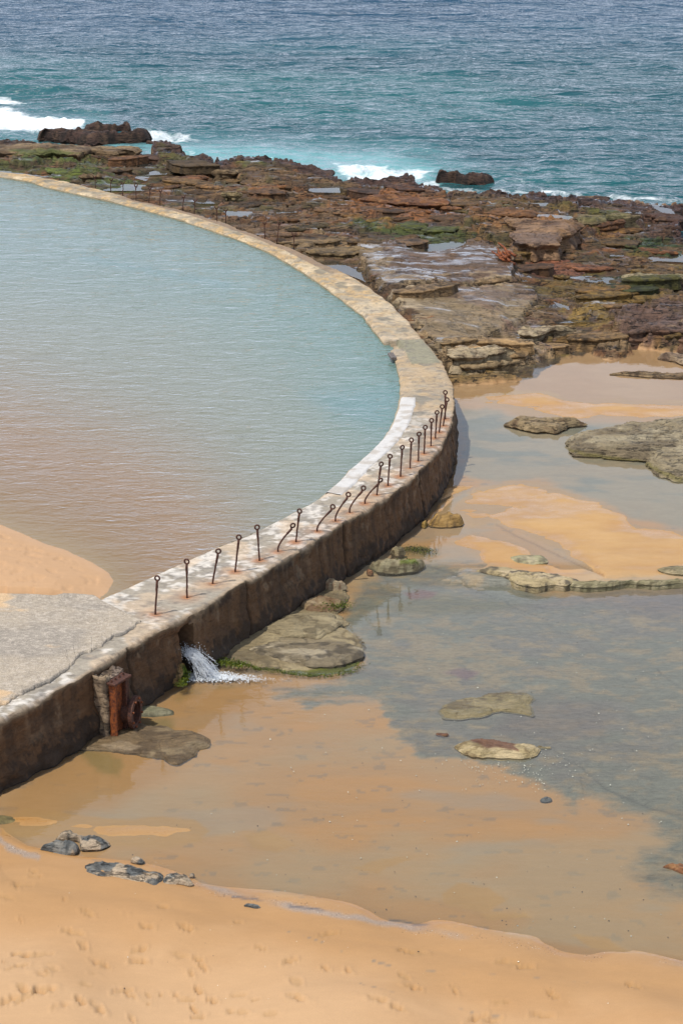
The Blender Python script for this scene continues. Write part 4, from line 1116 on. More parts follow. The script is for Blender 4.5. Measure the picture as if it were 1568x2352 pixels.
# ------------------------------------------------------------------ rocks
def rock(name, outline, z0, h, style, label=None, cat='rock', prof=3.0, seed=0, under=.06, tilt=(0, 0), res=None, group=None, spot=None, parent=None, z_lift=True, wet=.3, rough=1.0, axis_shrink=.75):
    """closed rock: traced outline, domed and bedded top, undercut rim, root below the ground"""
    r_ = np.random.default_rng(seed + 1)
    vmin, vmax = min(p[1] for p in outline), max(p[1] for p in outline)
    pts = []
    for (u, v) in outline:
        f = (vmax - v) / max(vmax - vmin, 1e-6)
        zz = z0 + (h * ss(.35, .9, np.float64(f)) * .85 if z_lift else 0)
        pts.append(P(u, v, zz)[:2])
    pts = np.array(pts)
    closed = np.concatenate([pts, pts[:1]])
    per = np.linalg.norm(np.diff(closed, axis=0), axis=1).sum()
    d_cam = np.hypot(*pts.mean(0))
    st = max(per / 300, .0009 * d_cam) if res is None else res
    op_, _ = resample(closed, st)
    op_ = op_[:-1]; n = len(op_)
    if n > 12:
        k = 2
        pad = np.concatenate([op_[-k:], op_, op_[:k]])
        op_ = sum(pad[i:i + n] for i in range(2 * k + 1)) / (2 * k + 1)
    c = op_.mean(0)
    cov = np.cov((op_ - c).T)
    w_, ev = np.linalg.eigh(cov)
    ax = ev[:, 1]
    half = max(math.sqrt(max(w_[1], 1e-9)) - math.sqrt(max(w_[0], 1e-9)), 0) * 1.2 * axis_shrink
    proj = np.clip((op_ - c) @ ax, -half, half)
    q_ = c + proj[:, None] * ax
    nr = int(np.clip(math.sqrt(w_[0]) * 2 / st, 8, 44))
    rad = np.sin(np.linspace(0, 1, nr) * math.pi / 2)
    size = math.sqrt(max(w_[0], 1e-6)) * 2
    jx = fbm(op_[:, 0] * 4, op_[:, 1] * 4, seed + 3, 4) * (.085 if name not in ('rock_ledge', 'reef_ledge') else .11) * min(size, 1.5)
    dirs = op_ - q_; dl_ = np.linalg.norm(dirs, axis=1)[:, None] + 1e-6
    rim = op_ + dirs / dl_ * jx[:, None]
    Xr = q_[None, :, 0] + rad[:, None] * (rim - q_)[None, :, 0]
    Yr = q_[None, :, 1] + rad[:, None] * (rim - q_)[None, :, 1]
    sc_ = 1.0 / max(size, .15)
    base_p = 1 - rad[:, None] ** prof
    t1_ = fbm(Xr * 1.6 * sc_ + seed, Yr * 1.6 * sc_, seed + 5, 4)
    flat_k = .30 if name not in ('rock_ledge', 'reef_ledge') else .74
    hh = h * (flat_k + (1 - flat_k) * base_p + .30 * rough * t1_ * (1 - rad[:, None] ** 6))
    lay = max(h * .22, .02)
    qq = hh / lay; fq = qq - np.floor(qq)
    qk = .8 if name in ('pond_rock', 'flat_rock', 'wall_foot_slab', 'wall_foot_rock', 'beach_outcrop') else .55
    hh = hh * (1 - qk) + qk * (np.floor(qq) + ss(.6, .98, fq)) * lay
    hh += (fbm(Xr * 7, Yr * 7, seed + 7, 3) * (.06 if cat == 'rock' and name == 'offshore_rock' else .02) + fbm(Xr * 18, Yr * 18, seed + 9, 2) * .008) * min(1, h * 4) * rough
    crk = 1 - ss(0, .05, np.abs(fbm(Xr * 1.2 * sc_ + .2 * seed, Yr * 1.2 * sc_, seed + 11, 3)))
    if name == 'offshore_rock': hh += fbm(Xr * 2.5, Yr * 2.5, seed + 21, 4) * .13
    hh -= crk * .16 * h * rough
    hh = np.maximum(hh, .012)
    tx, ty = tilt
    Zr = z0 + hh + (Xr - c[0]) * tx + (Yr - c[1]) * ty
    tall = h > .24 or name == 'offshore_rock'
    if tall:
        ring = [(-under * .2 + .02, .86), (-under * .3, .72), (-under * .6, .56), (-under, .38), (-under * .9, .2), (-under * .8, .0), (-under * .2, -.35), (.05, -.9)]
    else:
        ring = [(-under * .3, .62), (-under, .35), (-under * .8, .0), (-under * .2, -.35), (.05, -.9)]
    Xl, Yl, Zl = [Xr], [Yr], [Zr]
    hr = np.maximum(Zr[-1] - z0, .01)
    for off, zf in ring:
        nz_ = fbm(rim[:, 0] * 5 + zf * 9, rim[:, 1] * 5 + zf * 7, seed + 13, 4) * (.10 if name == 'offshore_rock' else .035 if tall else .02) * min(1, h * 5)
        rr = rim + dirs / dl_ * (off * min(1, h * 3) + nz_)[:, None]
        zz = (z0 + hr * zf) if zf >= 0 else np.full(n, z0 + zf * .25)
        Xl.append(rr[None, :, 0]); Yl.append(rr[None, :, 1]); Zl.append(zz[None, :])
    Xr, Yr, Zr = np.concatenate(Xl), np.concatenate(Yl), np.concatenate(Zl)
    base_c, alt_c, dark_c = style
    cc = np.zeros(Xr.shape + (3,), dtype=np.float32); cc[:] = base_c
    cc = mix(cc, alt_c, ss(-.05, .45, fbm(Xr * 1.6 * max(sc_, .6) + 3, Yr * 3.2 * max(sc_, .6), seed + 15, 5)))
    cc = mix(cc, dark_c, ss(.1, .45, fbm(Xr * 2.6 * max(sc_, .6), Yr * 3.6 * max(sc_, .6), seed + 17, 5)) * .8)
    cc = mix(cc, dark_c, np.concatenate([crk * .7, np.zeros((len(ring), n))]))
    if spot:
        Us_, Vs_ = UV(Xr, Yr, Zr)
        Us_ = Us_ + 6 * fbm(Xr * 5, Yr * 5, 71, 3); Vs_ = Vs_ + 3 * fbm(Xr * 5, Yr * 5, 73, 3)
        for poly, colr, amt in spot:
            cc = mix(cc, colr, ss(-2.5, 3, sd(poly, Us_, Vs_, 30)) * amt)
    aa = np.zeros(cc.shape); aa[..., 0] = .38 if name in ('wall_foot_slab', 'wall_foot_rock', 'flat_rock', 'boulder') else 1.0 if name == 'offshore_rock' else .6; aa[..., 1] = wet
    if name == 'beach_outcrop': cc = mix(cc, (.44, .34, .23), ss(.12, .4, fbm(Xr * 4, Yr * 8, seed + 19, 4)) * .85)
    if style is not SLATE: cc = cc * np.array((.95, .86, .70))
    f = grid_faces(Xr.shape[0], n, closed=True)
    area = np.sum(op_[:, 0] * np.roll(op_[:, 1], -1) - np.roll(op_[:, 0], -1) * op_[:, 1])
    if area > 0: f = f[:, ::-1]
    org = (float(c[0]), float(c[1]), z0)
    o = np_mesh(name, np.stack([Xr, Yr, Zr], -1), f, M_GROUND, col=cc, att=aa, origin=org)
    # faces must look outward: rows go outward from the axis
    tag(o, label, cat, group)
    return o

GREY = ((.20, .19, .165), (.30, .28, .24), (.10, .10, .09))
SLATE = ((.115, .12, .115), (.19, .18, .155), (.05, .052, .05))
OLIVE = ((.22, .20, .13), (.33, .29, .20), (.10, .085, .055))
BROWN = ((.17, .12, .07), (.24, .18, .11), (.075, .05, .03))
DARK = ((.062, .034, .028), (.10, .06, .042), (.022, .014, .012))
BEIGE = ((.33, .28, .20), (.43, .37, .28), (.15, .115, .08))
TAN = ((.30, .20, .075), (.40, .27, .11), (.13, .09, .045))
GREEN = (.10, .15, .012)
YGREEN = (.20, .22, .02)
PURP = (.13, .055, .04)

# offshore
rock('offshore_rock', [(998, 406), (1006, 400), (1030, 400), (1060, 399), (1100, 398), (1130, 397), (1136, 402), (1136, 430), (1110, 436), (1060, 434), (1030, 426), (1003, 418)], SEA_Z - .05, .62, DARK,
     'block of dark maroon weedy rock standing alone in the sea off the reef edge', prof=9, seed=401, under=.02, rough=.55, axis_shrink=.9)
rock('offshore_rock', [(86, 318), (88, 301), (105, 299), (140, 300), (180, 303), (215, 300), (260, 306), (300, 308), (330, 313), (352, 324), (335, 330), (270, 330), (215, 336), (150, 330)], SEA_Z - .05, .56, DARK,
     'long dark weedy rock nearest the breaking foam at the left', prof=9, seed=407, under=.02, rough=.55, axis_shrink=.95)
rock('offshore_rock', [(192, 293), (200, 288), (240, 289), (262, 288), (282, 284), (300, 287), (298, 296), (288, 303), (250, 306), (205, 300)], SEA_Z - .05, .46, DARK,
     'small dark weedy rock behind the long one with white foam spilling past it', prof=8, seed=411, under=.02, rough=.55, axis_shrink=.9)
rock('offshore_rock', [(334, 331), (352, 326), (374, 327), (380, 332), (360, 336), (340, 335)], SEA_Z - .02, .16, DARK, 'low dark rock awash at the right end of the long weedy rock', prof=4, seed=413)

# mushroom-shaped block and ledges on the reef
rock('reef_boulder', [(353, 345), (360, 340), (382, 341), (387, 346), (378, 351), (358, 350)], .62, .28, BROWN, 'flat-topped brown block at the seaward edge of the reef beside a turquoise gap', prof=8, seed=419, under=.16)
LEDGES = [
    ([(-10, 330), (60, 328), (150, 338), (230, 345), (300, 347), (324, 358), (318, 370), (296, 366), (262, 372), (215, 366), (180, 374), (120, 368), (70, 374), (-10, 368)], .88, .30, BROWN,
     'brown weed-topped ledge over a dark hollow at the far left of the reef', [([(20, 342), (120, 342), (190, 352), (120, 362), (50, 356)], (.07, .11, .02), .7)]),
    ([(1150, 495), (1230, 506), (1320, 505), (1336, 520), (1334, 540), (1318, 556), (1290, 566), (1284, 580), (1230, 584), (1182, 575), (1168, 560), (1180, 530)], .92, .26, ((.19, .115, .06), (.24, .155, .10), (.09, .05, .03)),
     'big rust-brown overhanging rock ledge with a black hollow beneath its corner', [([(1170, 535), (1280, 535), (1280, 560), (1180, 562)], (.15, .11, .10), .7)]),
    ([(1320, 512), (1370, 498), (1430, 488), (1462, 490), (1472, 512), (1440, 518), (1400, 524), (1370, 533), (1332, 534)], .66, .28, ((.17, .14, .08), (.27, .23, .14), (.07, .055, .03)),
     'pale green-topped overhanging ledge near the outer edge of the reef at the right', [([(1320, 500), (1440, 488), (1440, 500), (1340, 512)], (.085, .09, .025), .6)]),
    ([(1420, 632), (1480, 628), (1568, 632), (1600, 640), (1600, 655), (1540, 655), (1500, 664), (1440, 655)], .62, .16, OLIVE, 'olive rounded ledge near the right edge above a green gutter', None),
    ([(1440, 745), (1500, 738), (1568, 735), (1620, 745), (1620, 780), (1568, 782), (1540, 790), (1485, 786), (1450, 772), (1432, 758)], .36, .24, ((.13, .085, .075), (.22, .16, .11), (.07, .045, .04)),
     'purple-brown ledge jutting over the still pond at the right', None),
    ([(1352, 786), (1368, 778), (1400, 780), (1430, 790), (1452, 803), (1436, 812), (1420, 808), (1400, 817), (1372, 808), (1354, 800)], .16, .24, ((.25, .18, .11), (.34, .26, .17), (.12, .08, .05)),
     'brown rock point running into the pond from the reef', None),
    ([(1140, 570), (1180, 572), (1176, 590), (1182, 610), (1150, 612), (1138, 590)], .98, .14, ((.18, .12, .09), (.24, .17, .12), (.08, .05, .03)), 'split brown block beside the rusty crack in the middle of the reef', None),
    ([(1186, 757), (1240, 748), (1300, 752), (1332, 760), (1318, 772), (1262, 776), (1230, 788), (1190, 784)], .48, .14, BEIGE, 'beige plate of rock below the long narrow tide pool', None),
    ([(1000, 812), (1070, 800), (1130, 796), (1190, 806), (1170, 822), (1120, 832), (1090, 840), (1040, 838), (1010, 826)], .60, .16, BEIGE, 'layered pale beige ledge beside the grey patch of the wall', None),
    ([(1040, 842), (1100, 840), (1150, 832), (1200, 828), (1190, 846), (1130, 858), (1060, 862)], .36, .14, ((.30, .23, .14), (.37, .30, .20), (.13, .09, .05)), 'lower layered tan ledge just above the pond edge', None),
    ([(1044, 866), (1100, 864), (1150, 862), (1184, 868), (1150, 876), (1100, 874), (1060, 882), (1046, 880)], .13, .15, ((.22, .17, .10), (.30, .24, .16), (.08, .07, .03)), 'low mossy strip of rock at the pond edge touching the wall', None),
    ([(480, 398), (540, 393), (560, 402), (540, 412), (500, 410)], .82, .16, BROWN, 'brown block on the reef below the turquoise water, left of centre', None),
    ([(585, 405), (640, 402), (668, 412), (666, 428), (630, 432), (590, 424)], .72, .22, ((.19, .12, .06), (.25, .17, .10), (.08, .05, .03)), 'square-cut brown block in the middle of the outer reef', None),
    ([(505, 448), (560, 444), (562, 462), (530, 464), (508, 460)], .88, .18, ((.25, .20, .11), (.30, .25, .16), (.11, .08, .04)), 'olive-tan squared block above the long wall, centre left of the reef', None),
    ([(820, 452), (900, 448), (985, 458), (1028, 470), (1030, 484), (980, 486), (900, 482), (830, 474)], .72, .20, ((.18, .075, .028), (.22, .11, .045), (.09, .04, .022)), 'long rusty orange rock face across the middle of the reef', None),
    ([(178, 408), (210, 402), (236, 404), (236, 414), (215, 420), (185, 420)], .95, .16, BROWN, 'dark hollowed brown rock beside the far left end of the wall', None),
    ([(870, 420), (905, 412), (935, 410), (955, 424), (940, 436), (890, 434)], .55, .30, DARK, 'dark knobbly weedy rock at the outer edge of the reef, centre', None),
    ([(665, 390), (700, 388), (735, 400), (770, 412), (760, 422), (700, 420), (668, 408)], .52, .30, DARK, 'dark knobbly weedy rock beside the turquoise surge', None),
]
for i, (pl, z0, h, sty, lab, sp) in enumerate(LEDGES):
    rock('rock_ledge', pl, z0 - .14, h + .14, sty, lab, prof=7, seed=430 + i * 7, under=.20, spot=sp, rough=.8, z_lift=True)

# small broken ledges all over the reef, each with its own undercut
def local_colour(x, y):
    i = min(max(np.searchsorted(R, y), 1), len(R) - 2)
    j = int(np.argmin(np.abs(Xg[i] - x)))
    return i, j
cands = 0
made = 0
r2 = random.Random(21)
LANDMARKS = [('the far left end of the pool wall', 60, 395), ('the mushroom-shaped block', 370, 350), ('the leftmost tide pools', 300, 425), ('the turquoise surge', 520, 395), ('the square-cut brown block', 625, 415),
             ('the fork-headed posts', 480, 470), ('the olive-tan squared block', 532, 455), ('the orange rock face', 920, 468), ('the long green weed bed', 920, 525), ('the lone offshore rock', 1065, 440),
             ('the rusty iron tangle', 1160, 590), ('the big overhanging ledge', 1240, 545), ('the purple-grey slab', 1000, 610), ('the pale beige slab', 1060, 710), ('the yellow weed patch', 1400, 695),
             ('the green-topped ledge', 1400, 505), ('the dark green gutter', 1500, 570), ('the maroon outer rim', 1400, 468), ('the pink-brown patch', 1270, 618), ('the olive rounded ledge', 1520, 640),
             ('the long narrow tide pool', 1300, 733), ('the wall gutter pool', 780, 605), ('the right edge of the reef', 1568, 700), ('the layered pond-edge ledges', 1110, 825), ('the still pond', 1330, 790), ('the split brown block', 1160, 590)]
used_labels = set()
while made < 190 and cands < 9000:
    cands += 1
    u, v = r2.uniform(60, 1620), r2.uniform(350, 860)
    x, y, _ = P(u, v, .6)
    i, j = local_colour(x, y)
    if reef_m[i, j] < .9 or pool_in[i, j] or smooth_m[i, j] > .05 or sea_sd[i, j] > -12 or wall_d[i, j] < 16: continue
    if any(abs(U[i, j] - np.mean([p[0] for p in pl])) < 75 and -7 < V[i, j] - np.mean([p[1] for p in pl]) < 17 for pl in POOLS): continue
    z = float(Z[i, j]); uu, vv = float(U[i, j]), float(V[i, j])
    w = r2.uniform(14, 88) * (1.0 if v > 560 else .75); hgt = w * r2.uniform(.07, .15)
    sk = r2.uniform(-.12, .12)
    pts = []
    for k in range(12):
        th = 2 * math.pi * k / 12
        rr = r2.uniform(.7, 1.15)
        pts.append((uu + math.cos(th) * w * rr, vv + math.sin(th) * hgt * rr + sk * math.cos(th) * w))
    c0_ = C[i, j]
    sty = (tuple(c0_ * 1.05), tuple(c0_ * 1.5), tuple(c0_ * .4))
    lm = min(LANDMARKS, key=lambda q_: math.hypot(uu - q_[1], (vv - q_[2]) * 2.5))
    du, dv = uu - lm[1], vv - lm[2]
    rel = ('right of' if du > 0 else 'left of') if abs(du) > 2.5 * abs(dv) else ('in front of' if dv > 0 else 'behind')
    if abs(abs(du) - 2.5 * abs(dv)) < 12: rel = ('front-' if dv > 0 else 'rear-') + ('right of' if du > 0 else 'left of')
    lum, hue = float(c0_.mean()), float(c0_[1] / max(c0_[0], 1e-3))
    colr = 'maroon' if hue < .55 else 'green' if hue > 1.05 else 'olive' if hue > .82 else 'brown'
    shade = 'dark' if lum < .05 else 'pale' if lum > .13 else 'mid-toned'
    sizes = ['tiny', 'small', 'middling', 'wide'][min(3, int((w - 9) / 18))]
    lab = None
    for dist in (['close', 'just'] if math.hypot(du, dv * 2.5) < 45 else ['some way', 'further']):
        for shp in (('slim', 'low', 'ragged') if hgt < .14 * w else ('chunky', 'broken', 'blocky')):
            t_ = '%s %s %s ledge %s %s %s' % (shp, sizes if shade == 'mid-toned' else sizes, (shade + ' ' if shade != 'mid-toned' else '') + colr, dist, rel, lm[0])
            if t_ not in used_labels:
                lab = t_; break
        if lab: break
    if lab is None or len(lab.split()) > 16: continue
    used_labels.add(lab)
    rock('reef_ledge', pts, z - .05, r2.uniform(.09, .20), sty, lab, 'ledge', prof=7, seed=2000 + made * 5, under=.12, rough=.8,
         z_lift=False, res=.05, group='small broken ledges on the reef')
    made += 1

# pond rocks
rock('pond_rock', [(1149, 976), (1174, 956), (1226, 953), (1287, 963), (1354, 968), (1354, 979), (1310, 985), (1277, 999), (1226, 997), (1174, 986)], .10, .22, ((.24, .19, .12), (.32, .26, .17), (.12, .08, .05)),
     'brown layered rock with a dark undercut standing in the pond between two sandbanks', prof=5, seed=601, under=.12)
rock('pond_rock', [(1308, 992), (1354, 981), (1431, 966), (1568, 955), (1720, 952), (1720, 1140), (1568, 1111), (1523, 1104), (1472, 1063), (1379, 1053), (1323, 1048), (1297, 1027)], .10, .24, ((.24, .21, .15), (.32, .29, .22), (.14, .115, .08)),
     'broad grey-tan rock shelf rising from the pond at the right edge', prof=7, seed=607, under=.10, tilt=(0.0, .015), spot=[([(1300, 1030), (1379, 1045), (1480, 1060), (1568, 1100), (1568, 1115), (1472, 1066), (1379, 1056), (1297, 1035)], (.15, .14, .03), .6)])
rock('pond_rock', [(1395, 856), (1431, 850), (1500, 853), (1568, 858), (1620, 862), (1620, 874), (1568, 871), (1482, 868), (1430, 860)], .11, .10, BROWN, 'thin brown sliver of rock lying in the pale pond', prof=4, seed=613)
rock('pond_rock', [(1507, 812), (1540, 809), (1600, 815), (1600, 842), (1568, 842), (1545, 832), (1525, 820)], .11, .20, ((.19, .14, .11), (.28, .22, .16), (.09, .06, .05)), 'low purple-grey rock in the pond at the right edge, above the thin sliver', prof=6, seed=617)
rock('boulder', [(983, 1190), (990, 1180), (1005, 1176), (1030, 1180), (1052, 1190), (1067, 1208), (1058, 1217), (1020, 1219), (990, 1217)], .04, .36, TAN, 'smooth brown boulder with an orange flank lying against the wall foot', prof=2.6, seed=621, under=.03, rough=.5)
rock('boulder', [(962, 1215), (974, 1200), (983, 1196), (984, 1212), (975, 1222)], .04, .22, ((.32, .22, .07), (.40, .29, .10), (.12, .12, .03)), 'small yellow wedge of stone left of the smooth brown boulder', prof=2.4, seed=623, rough=.5)
rock('boulder', [(846, 1310), (856, 1293), (880, 1285), (930, 1284), (962, 1290), (980, 1304), (965, 1316), (930, 1324), (870, 1323)], .0, .30, ((.25, .24, .17), (.31, .29, .21), (.13, .11, .07)),
     'flat grey-green block with a bright green top patch near the wall foot', prof=4.5, seed=627, under=.04, rough=.45, spot=[([(915, 1286), (950, 1284), (965, 1292), (940, 1296), (915, 1294)], (.12, .17, .02), .8)])
rock('boulder', [(893, 1276), (900, 1262), (918, 1258), (934, 1268), (932, 1280), (910, 1284)], .05, .22, OLIVE, 'small olive stone perched behind the flat grey-green block', prof=2.6, seed=631, rough=.5)
rock('boulder', [(838, 1318), (846, 1308), (862, 1312), (860, 1324), (845, 1326)], .0, .14, ((.22, .11, .06), (.28, .16, .09), (.10, .06, .04)), 'small red-brown stone at the left end of the flat grey-green block', prof=2.6, seed=633, rough=.5)
rock('flat_rock', [(1168, 1278), (1200, 1270), (1245, 1271), (1262, 1296), (1215, 1300), (1180, 1292)], .12, .07, ((.33, .33, .22), (.42, .39, .28), (.18, .17, .12)), 'pale green-grey flat stone set in the sandbank above the striped rock', prof=4, seed=641, rough=.6)
rock('flat_rock', [(1090, 1303), (1120, 1297), (1165, 1296), (1190, 1308), (1230, 1310), (1290, 1322), (1330, 1338), (1300, 1350), (1270, 1345), (1230, 1352), (1190, 1346), (1150, 1325)], .09, .12, ((.36, .31, .20), (.46, .40, .29), (.06, .055, .05)),
     'flat rock streaked black and cream at the lip between pond and rock flat', prof=5, seed=643, rough=.8)
rock('flat_rock', [(1505, 1303), (1540, 1297), (1600, 1297), (1600, 1320), (1545, 1321), (1512, 1314)], .13, .07, OLIVE, 'small olive flat rock in the sandbank at the right edge', prof=4, seed=647)
rock('flat_rock', [(1272, 1340), (1330, 1342), (1390, 1337), (1430, 1330), (1480, 1334), (1568, 1328), (1640, 1330), (1640, 1337), (1568, 1338), (1500, 1347), (1440, 1342), (1400, 1350), (1340, 1353)], .07, .09, ((.24, .23, .15), (.33, .31, .22), (.11, .10, .06)),
     'long thin rock sill edging the lower rock flat at the right', prof=4, seed=651, rough=.7)
# rocks on the lower flat
rock('flat_rock', [(1010, 1640), (1018, 1622), (1040, 1605), (1080, 1597), (1100, 1600), (1110, 1590), (1160, 1587), (1200, 1588), (1226, 1602), (1220, 1620), (1222, 1648), (1190, 1642), (1150, 1640), (1110, 1648), (1060, 1656), (1025, 1655)], -.03, .065,
     ((.20, .175, .10), (.24, .21, .13), (.12, .10, .065)), 'flat olive-brown rock island in the shallow water with puddles on it', prof=6, seed=661, rough=.7, wet=.6)
rock('flat_rock', [(1044, 1710), (1055, 1696), (1085, 1690), (1130, 1692), (1165, 1698), (1190, 1708), (1220, 1713), (1238, 1724), (1232, 1742), (1190, 1748), (1130, 1747), (1080, 1742), (1055, 1728)], -.03, .17, ((.33, .28, .17), (.45, .39, .27), (.17, .13, .07)),
     'pale rounded rock with a reddish-purple top in the shallow water', prof=3.2, seed=667, under=.03, rough=.5, spot=[([(1075, 1694), (1110, 1690), (1150, 1694), (1185, 1708), (1190, 1728), (1160, 1720), (1120, 1716), (1085, 1704)], PURP, .85)])
rock('flat_rock', [(1228, 1712), (1250, 1711), (1268, 1718), (1264, 1724), (1240, 1722)], -.03, .05, OLIVE, 'tiny olive stone at the tip of the purple-topped rock', prof=3, seed=669)
rock('flat_rock', [(996, 1686), (1012, 1680), (1030, 1684), (1034, 1694), (1010, 1694)], -.03, .06, ((.16, .08, .05), (.22, .13, .07), (.08, .04, .03)), 'tiny red-brown stone left of the purple-topped rock', prof=3, seed=671)
rock('flat_rock', [(1516, 1984), (1540, 1977), (1600, 1980), (1600, 2016), (1568, 2012), (1538, 1998)], -.03, .10, ((.22, .10, .045), (.28, .15, .07), (.11, .05, .03)), 'rust-brown flat rock cut by the right edge above the beach', prof=4, seed=673)
rock('flat_rock', [(1236, 1834), (1256, 1829), (1270, 1836), (1262, 1844), (1244, 1845)], -.045, .05, SLATE, 'small dark slate stone lying in the sandy shallows', prof=3, seed=675)
# slab by the outfall
rock('wall_foot_slab', [(466, 1505), (520, 1450), (600, 1412), (680, 1380), (735, 1350), (770, 1333), (792, 1340), (800, 1372), (790, 1385), (782, 1412), (790, 1440), (826, 1470), (838, 1492), (828, 1520), (815, 1540), (780, 1552), (720, 1556), (660, 1550),
     (600, 1535), (550, 1530), (500, 1525)], -.04, .115, ((.235, .20, .13), (.32, .28, .19), (.12, .10, .065)), 'large grey-green rock slab along the wall foot with a mossy green rim beside the outfall', prof=8, seed=681, under=.06, rough=.7, wet=.45, tilt=(-.012, .01),
     spot=[([(495, 1515), (530, 1520), (600, 1532), (680, 1542), (750, 1530), (815, 1510), (835, 1505), (825, 1540), (780, 1556), (720, 1560), (600, 1545), (500, 1530)], (.11, .135, .015), .9),
           ([(735, 1384), (770, 1378), (795, 1384), (785, 1400), (750, 1404)], (.14, .15, .02), .9), ([(690, 1380), (715, 1370), (725, 1386), (700, 1396)], (.26, .10, .04), .8),
           ([(585, 1488), (640, 1498), (650, 1506), (600, 1504)], (.48, .46, .42), .8), ([(640, 1450), (760, 1470), (810, 1500), (780, 1520), (700, 1500), (640, 1475)], (.13, .115, .10), .45)])
rock('wall_foot_slab', [(600, 1450), (660, 1410), (720, 1398), (770, 1405), (785, 1425), (775, 1450), (730, 1468), (680, 1470), (640, 1462)], .06, .13, ((.25, .22, .15), (.32, .285, .20), (.14, .12, .08)), 'upper thin slab lying on the large grey-green slab under the wall', prof=6, seed=687, rough=.5, under=.10)
rock('wall_foot_slab', [(560, 1492), (620, 1470), (700, 1474), (790, 1470), (838, 1492), (836, 1512), (790, 1530), (720, 1536), (650, 1524), (600, 1510)], .02, .12, ((.19, .165, .12), (.34, .31, .25), (.07, .06, .045)),
     'streaked black and white rock layer on the front of the large slab', prof=9, seed=688, rough=.7, under=.08, wet=.5)
rock('wall_foot_slab', [(690, 1392), (730, 1362), (752, 1368), (790, 1380), (786, 1404), (740, 1410), (700, 1408)], .03, .13, ((.26, .20, .13), (.33, .27, .19), (.15, .09, .05)),
     'rust-stained slab just below the pale wedged stone', prof=8, seed=690, rough=.6, under=.08, wet=.4)
rock('wall_foot_slab', [(735, 1350), (765, 1334), (792, 1334), (800, 1356), (770, 1364), (745, 1362)], .0, .26, ((.34, .29, .22), (.40, .34, .25), (.20, .11, .06)), 'pale stone wedged against the wall foot above the green moss patch', prof=4, seed=689, rough=.5)
rock('outfall_rock', [(382, 1572), (384, 1545), (400, 1532), (420, 1530), (432, 1540), (432, 1562), (418, 1578), (395, 1580)], -.03, .34, ((.30, .20, .09), (.38, .27, .13), (.12, .085, .04)), 'pitted yellow rock with a green mossy side at the outfall', prof=3, seed=691, under=.02,
     rough=1.3, spot=[([(412, 1528), (436, 1530), (436, 1570), (415, 1582), (408, 1565), (418, 1548)], (.10, .19, .015), .9)])
rock('wall_foot_rock', [(290, 1640), (300, 1628), (320, 1622), (325, 1616), (350, 1615), (370, 1624), (400, 1636), (402, 1646), (350, 1650), (310, 1648)], -.05, .10, ((.17, .18, .13), (.22, .22, .16), (.10, .10, .07)), 'low grey-green rock in the clear water beside the rusty valve', prof=4, seed=693, rough=.5, wet=.5)
rock('wall_foot_rock', [(182, 1728), (196, 1700), (215, 1680), (262, 1662), (300, 1654), (345, 1660), (400, 1668), (450, 1678), (480, 1690), (492, 1706), (484, 1722), (458, 1730), (450, 1745), (432, 1756), (395, 1760), (370, 1748), (320, 1742), (290, 1738), (240, 1728)], -.04, .11,
     ((.155, .115, .07), (.20, .16, .105), (.09, .065, .04)), 'broad dark brown slab below the rusty valve at the wall foot', prof=8, seed=697, under=.05, rough=.8, wet=.45, spot=[([(232, 1712), (280, 1700), (330, 1715), (300, 1726), (250, 1722)], (.34, .28, .21), .5)])
rock('wall_foot_rock', [(-20, 1872), (10, 1868), (36, 1878), (38, 1890), (10, 1896), (-20, 1894)], -.02, .05, ((.15, .13, .06), (.20, .17, .08), (.09, .08, .04)), 'low olive stone at the left edge below the wall', prof=3, seed=699)
# beach outcrops
rock('beach_outcrop', [(124, 1925), (128, 1912), (155, 1906), (190, 1913), (225, 1922), (240, 1934), (254, 1942), (245, 1948), (232, 1955), (205, 1958), (185, 1957), (180, 1935), (150, 1930)], .0, .13, SLATE,
     'jagged dark grey outcrop half buried in the sand, the rear of the left pair', prof=5, seed=701, wet=.1, rough=1.3)
rock('beach_outcrop', [(88, 1955), (100, 1938), (120, 1930), (150, 1930), (180, 1934), (186, 1950), (180, 1966), (150, 1968), (115, 1960)], .0, .13, SLATE, 'dark grey outcrop with a smooth flat top, the front of the left pair', prof=5, seed=703, wet=.1, rough=1.1)
rock('beach_outcrop', [(184, 2000), (188, 1985), (205, 1979), (250, 1978), (290, 1980), (315, 1992), (345, 2002), (372, 2005), (376, 2020), (362, 2046), (335, 2036), (300, 2033), (270, 2024), (225, 2026), (196, 2018)], .02, .12, SLATE,
     'broad grey outcrop with sand-filled hollows on the beach', prof=6, seed=707, wet=.1, rough=1.3, spot=[([(250, 2006), (275, 2008), (270, 2014), (250, 2013)], (.5, .34, .19), .8), ([(330, 2004), (362, 2006), (360, 2016), (335, 2014)], (.5, .34, .19), .8), ([(300, 2022), (335, 2026), (330, 2033), (300, 2030)], (.45, .38, .30), .6)])
rock('beach_outcrop', [(376, 2008), (395, 2002), (420, 2008), (436, 2014), (448, 2036), (435, 2040), (420, 2035), (385, 2038), (372, 2034)], .02, .10, SLATE, 'small grey outcrop touching the right end of the broad one', prof=5, seed=709, wet=.1, rough=1.2)
rock('beach_outcrop', [(296, 1978), (302, 1970), (320, 1970), (338, 1980), (325, 1990), (306, 1986)], .01, .09, SLATE, 'small round dark stone behind the broad grey outcrop', prof=3, seed=711, wet=.1)
rock('beach_outcrop', [(432, 2012), (440, 2006), (452, 2008), (446, 2016), (436, 2018)], .02, .05, SLATE, 'tiny dark stone at the right tip of the grey outcrops', prof=3, seed=713, wet=.1)
rock('beach_outcrop', [(556, 2078), (565, 2073), (585, 2075), (602, 2086), (590, 2090), (568, 2084)], .035, .05, SLATE, 'small grey stone alone on the sand by the shell-grit line', prof=3, seed=715, wet=.1)

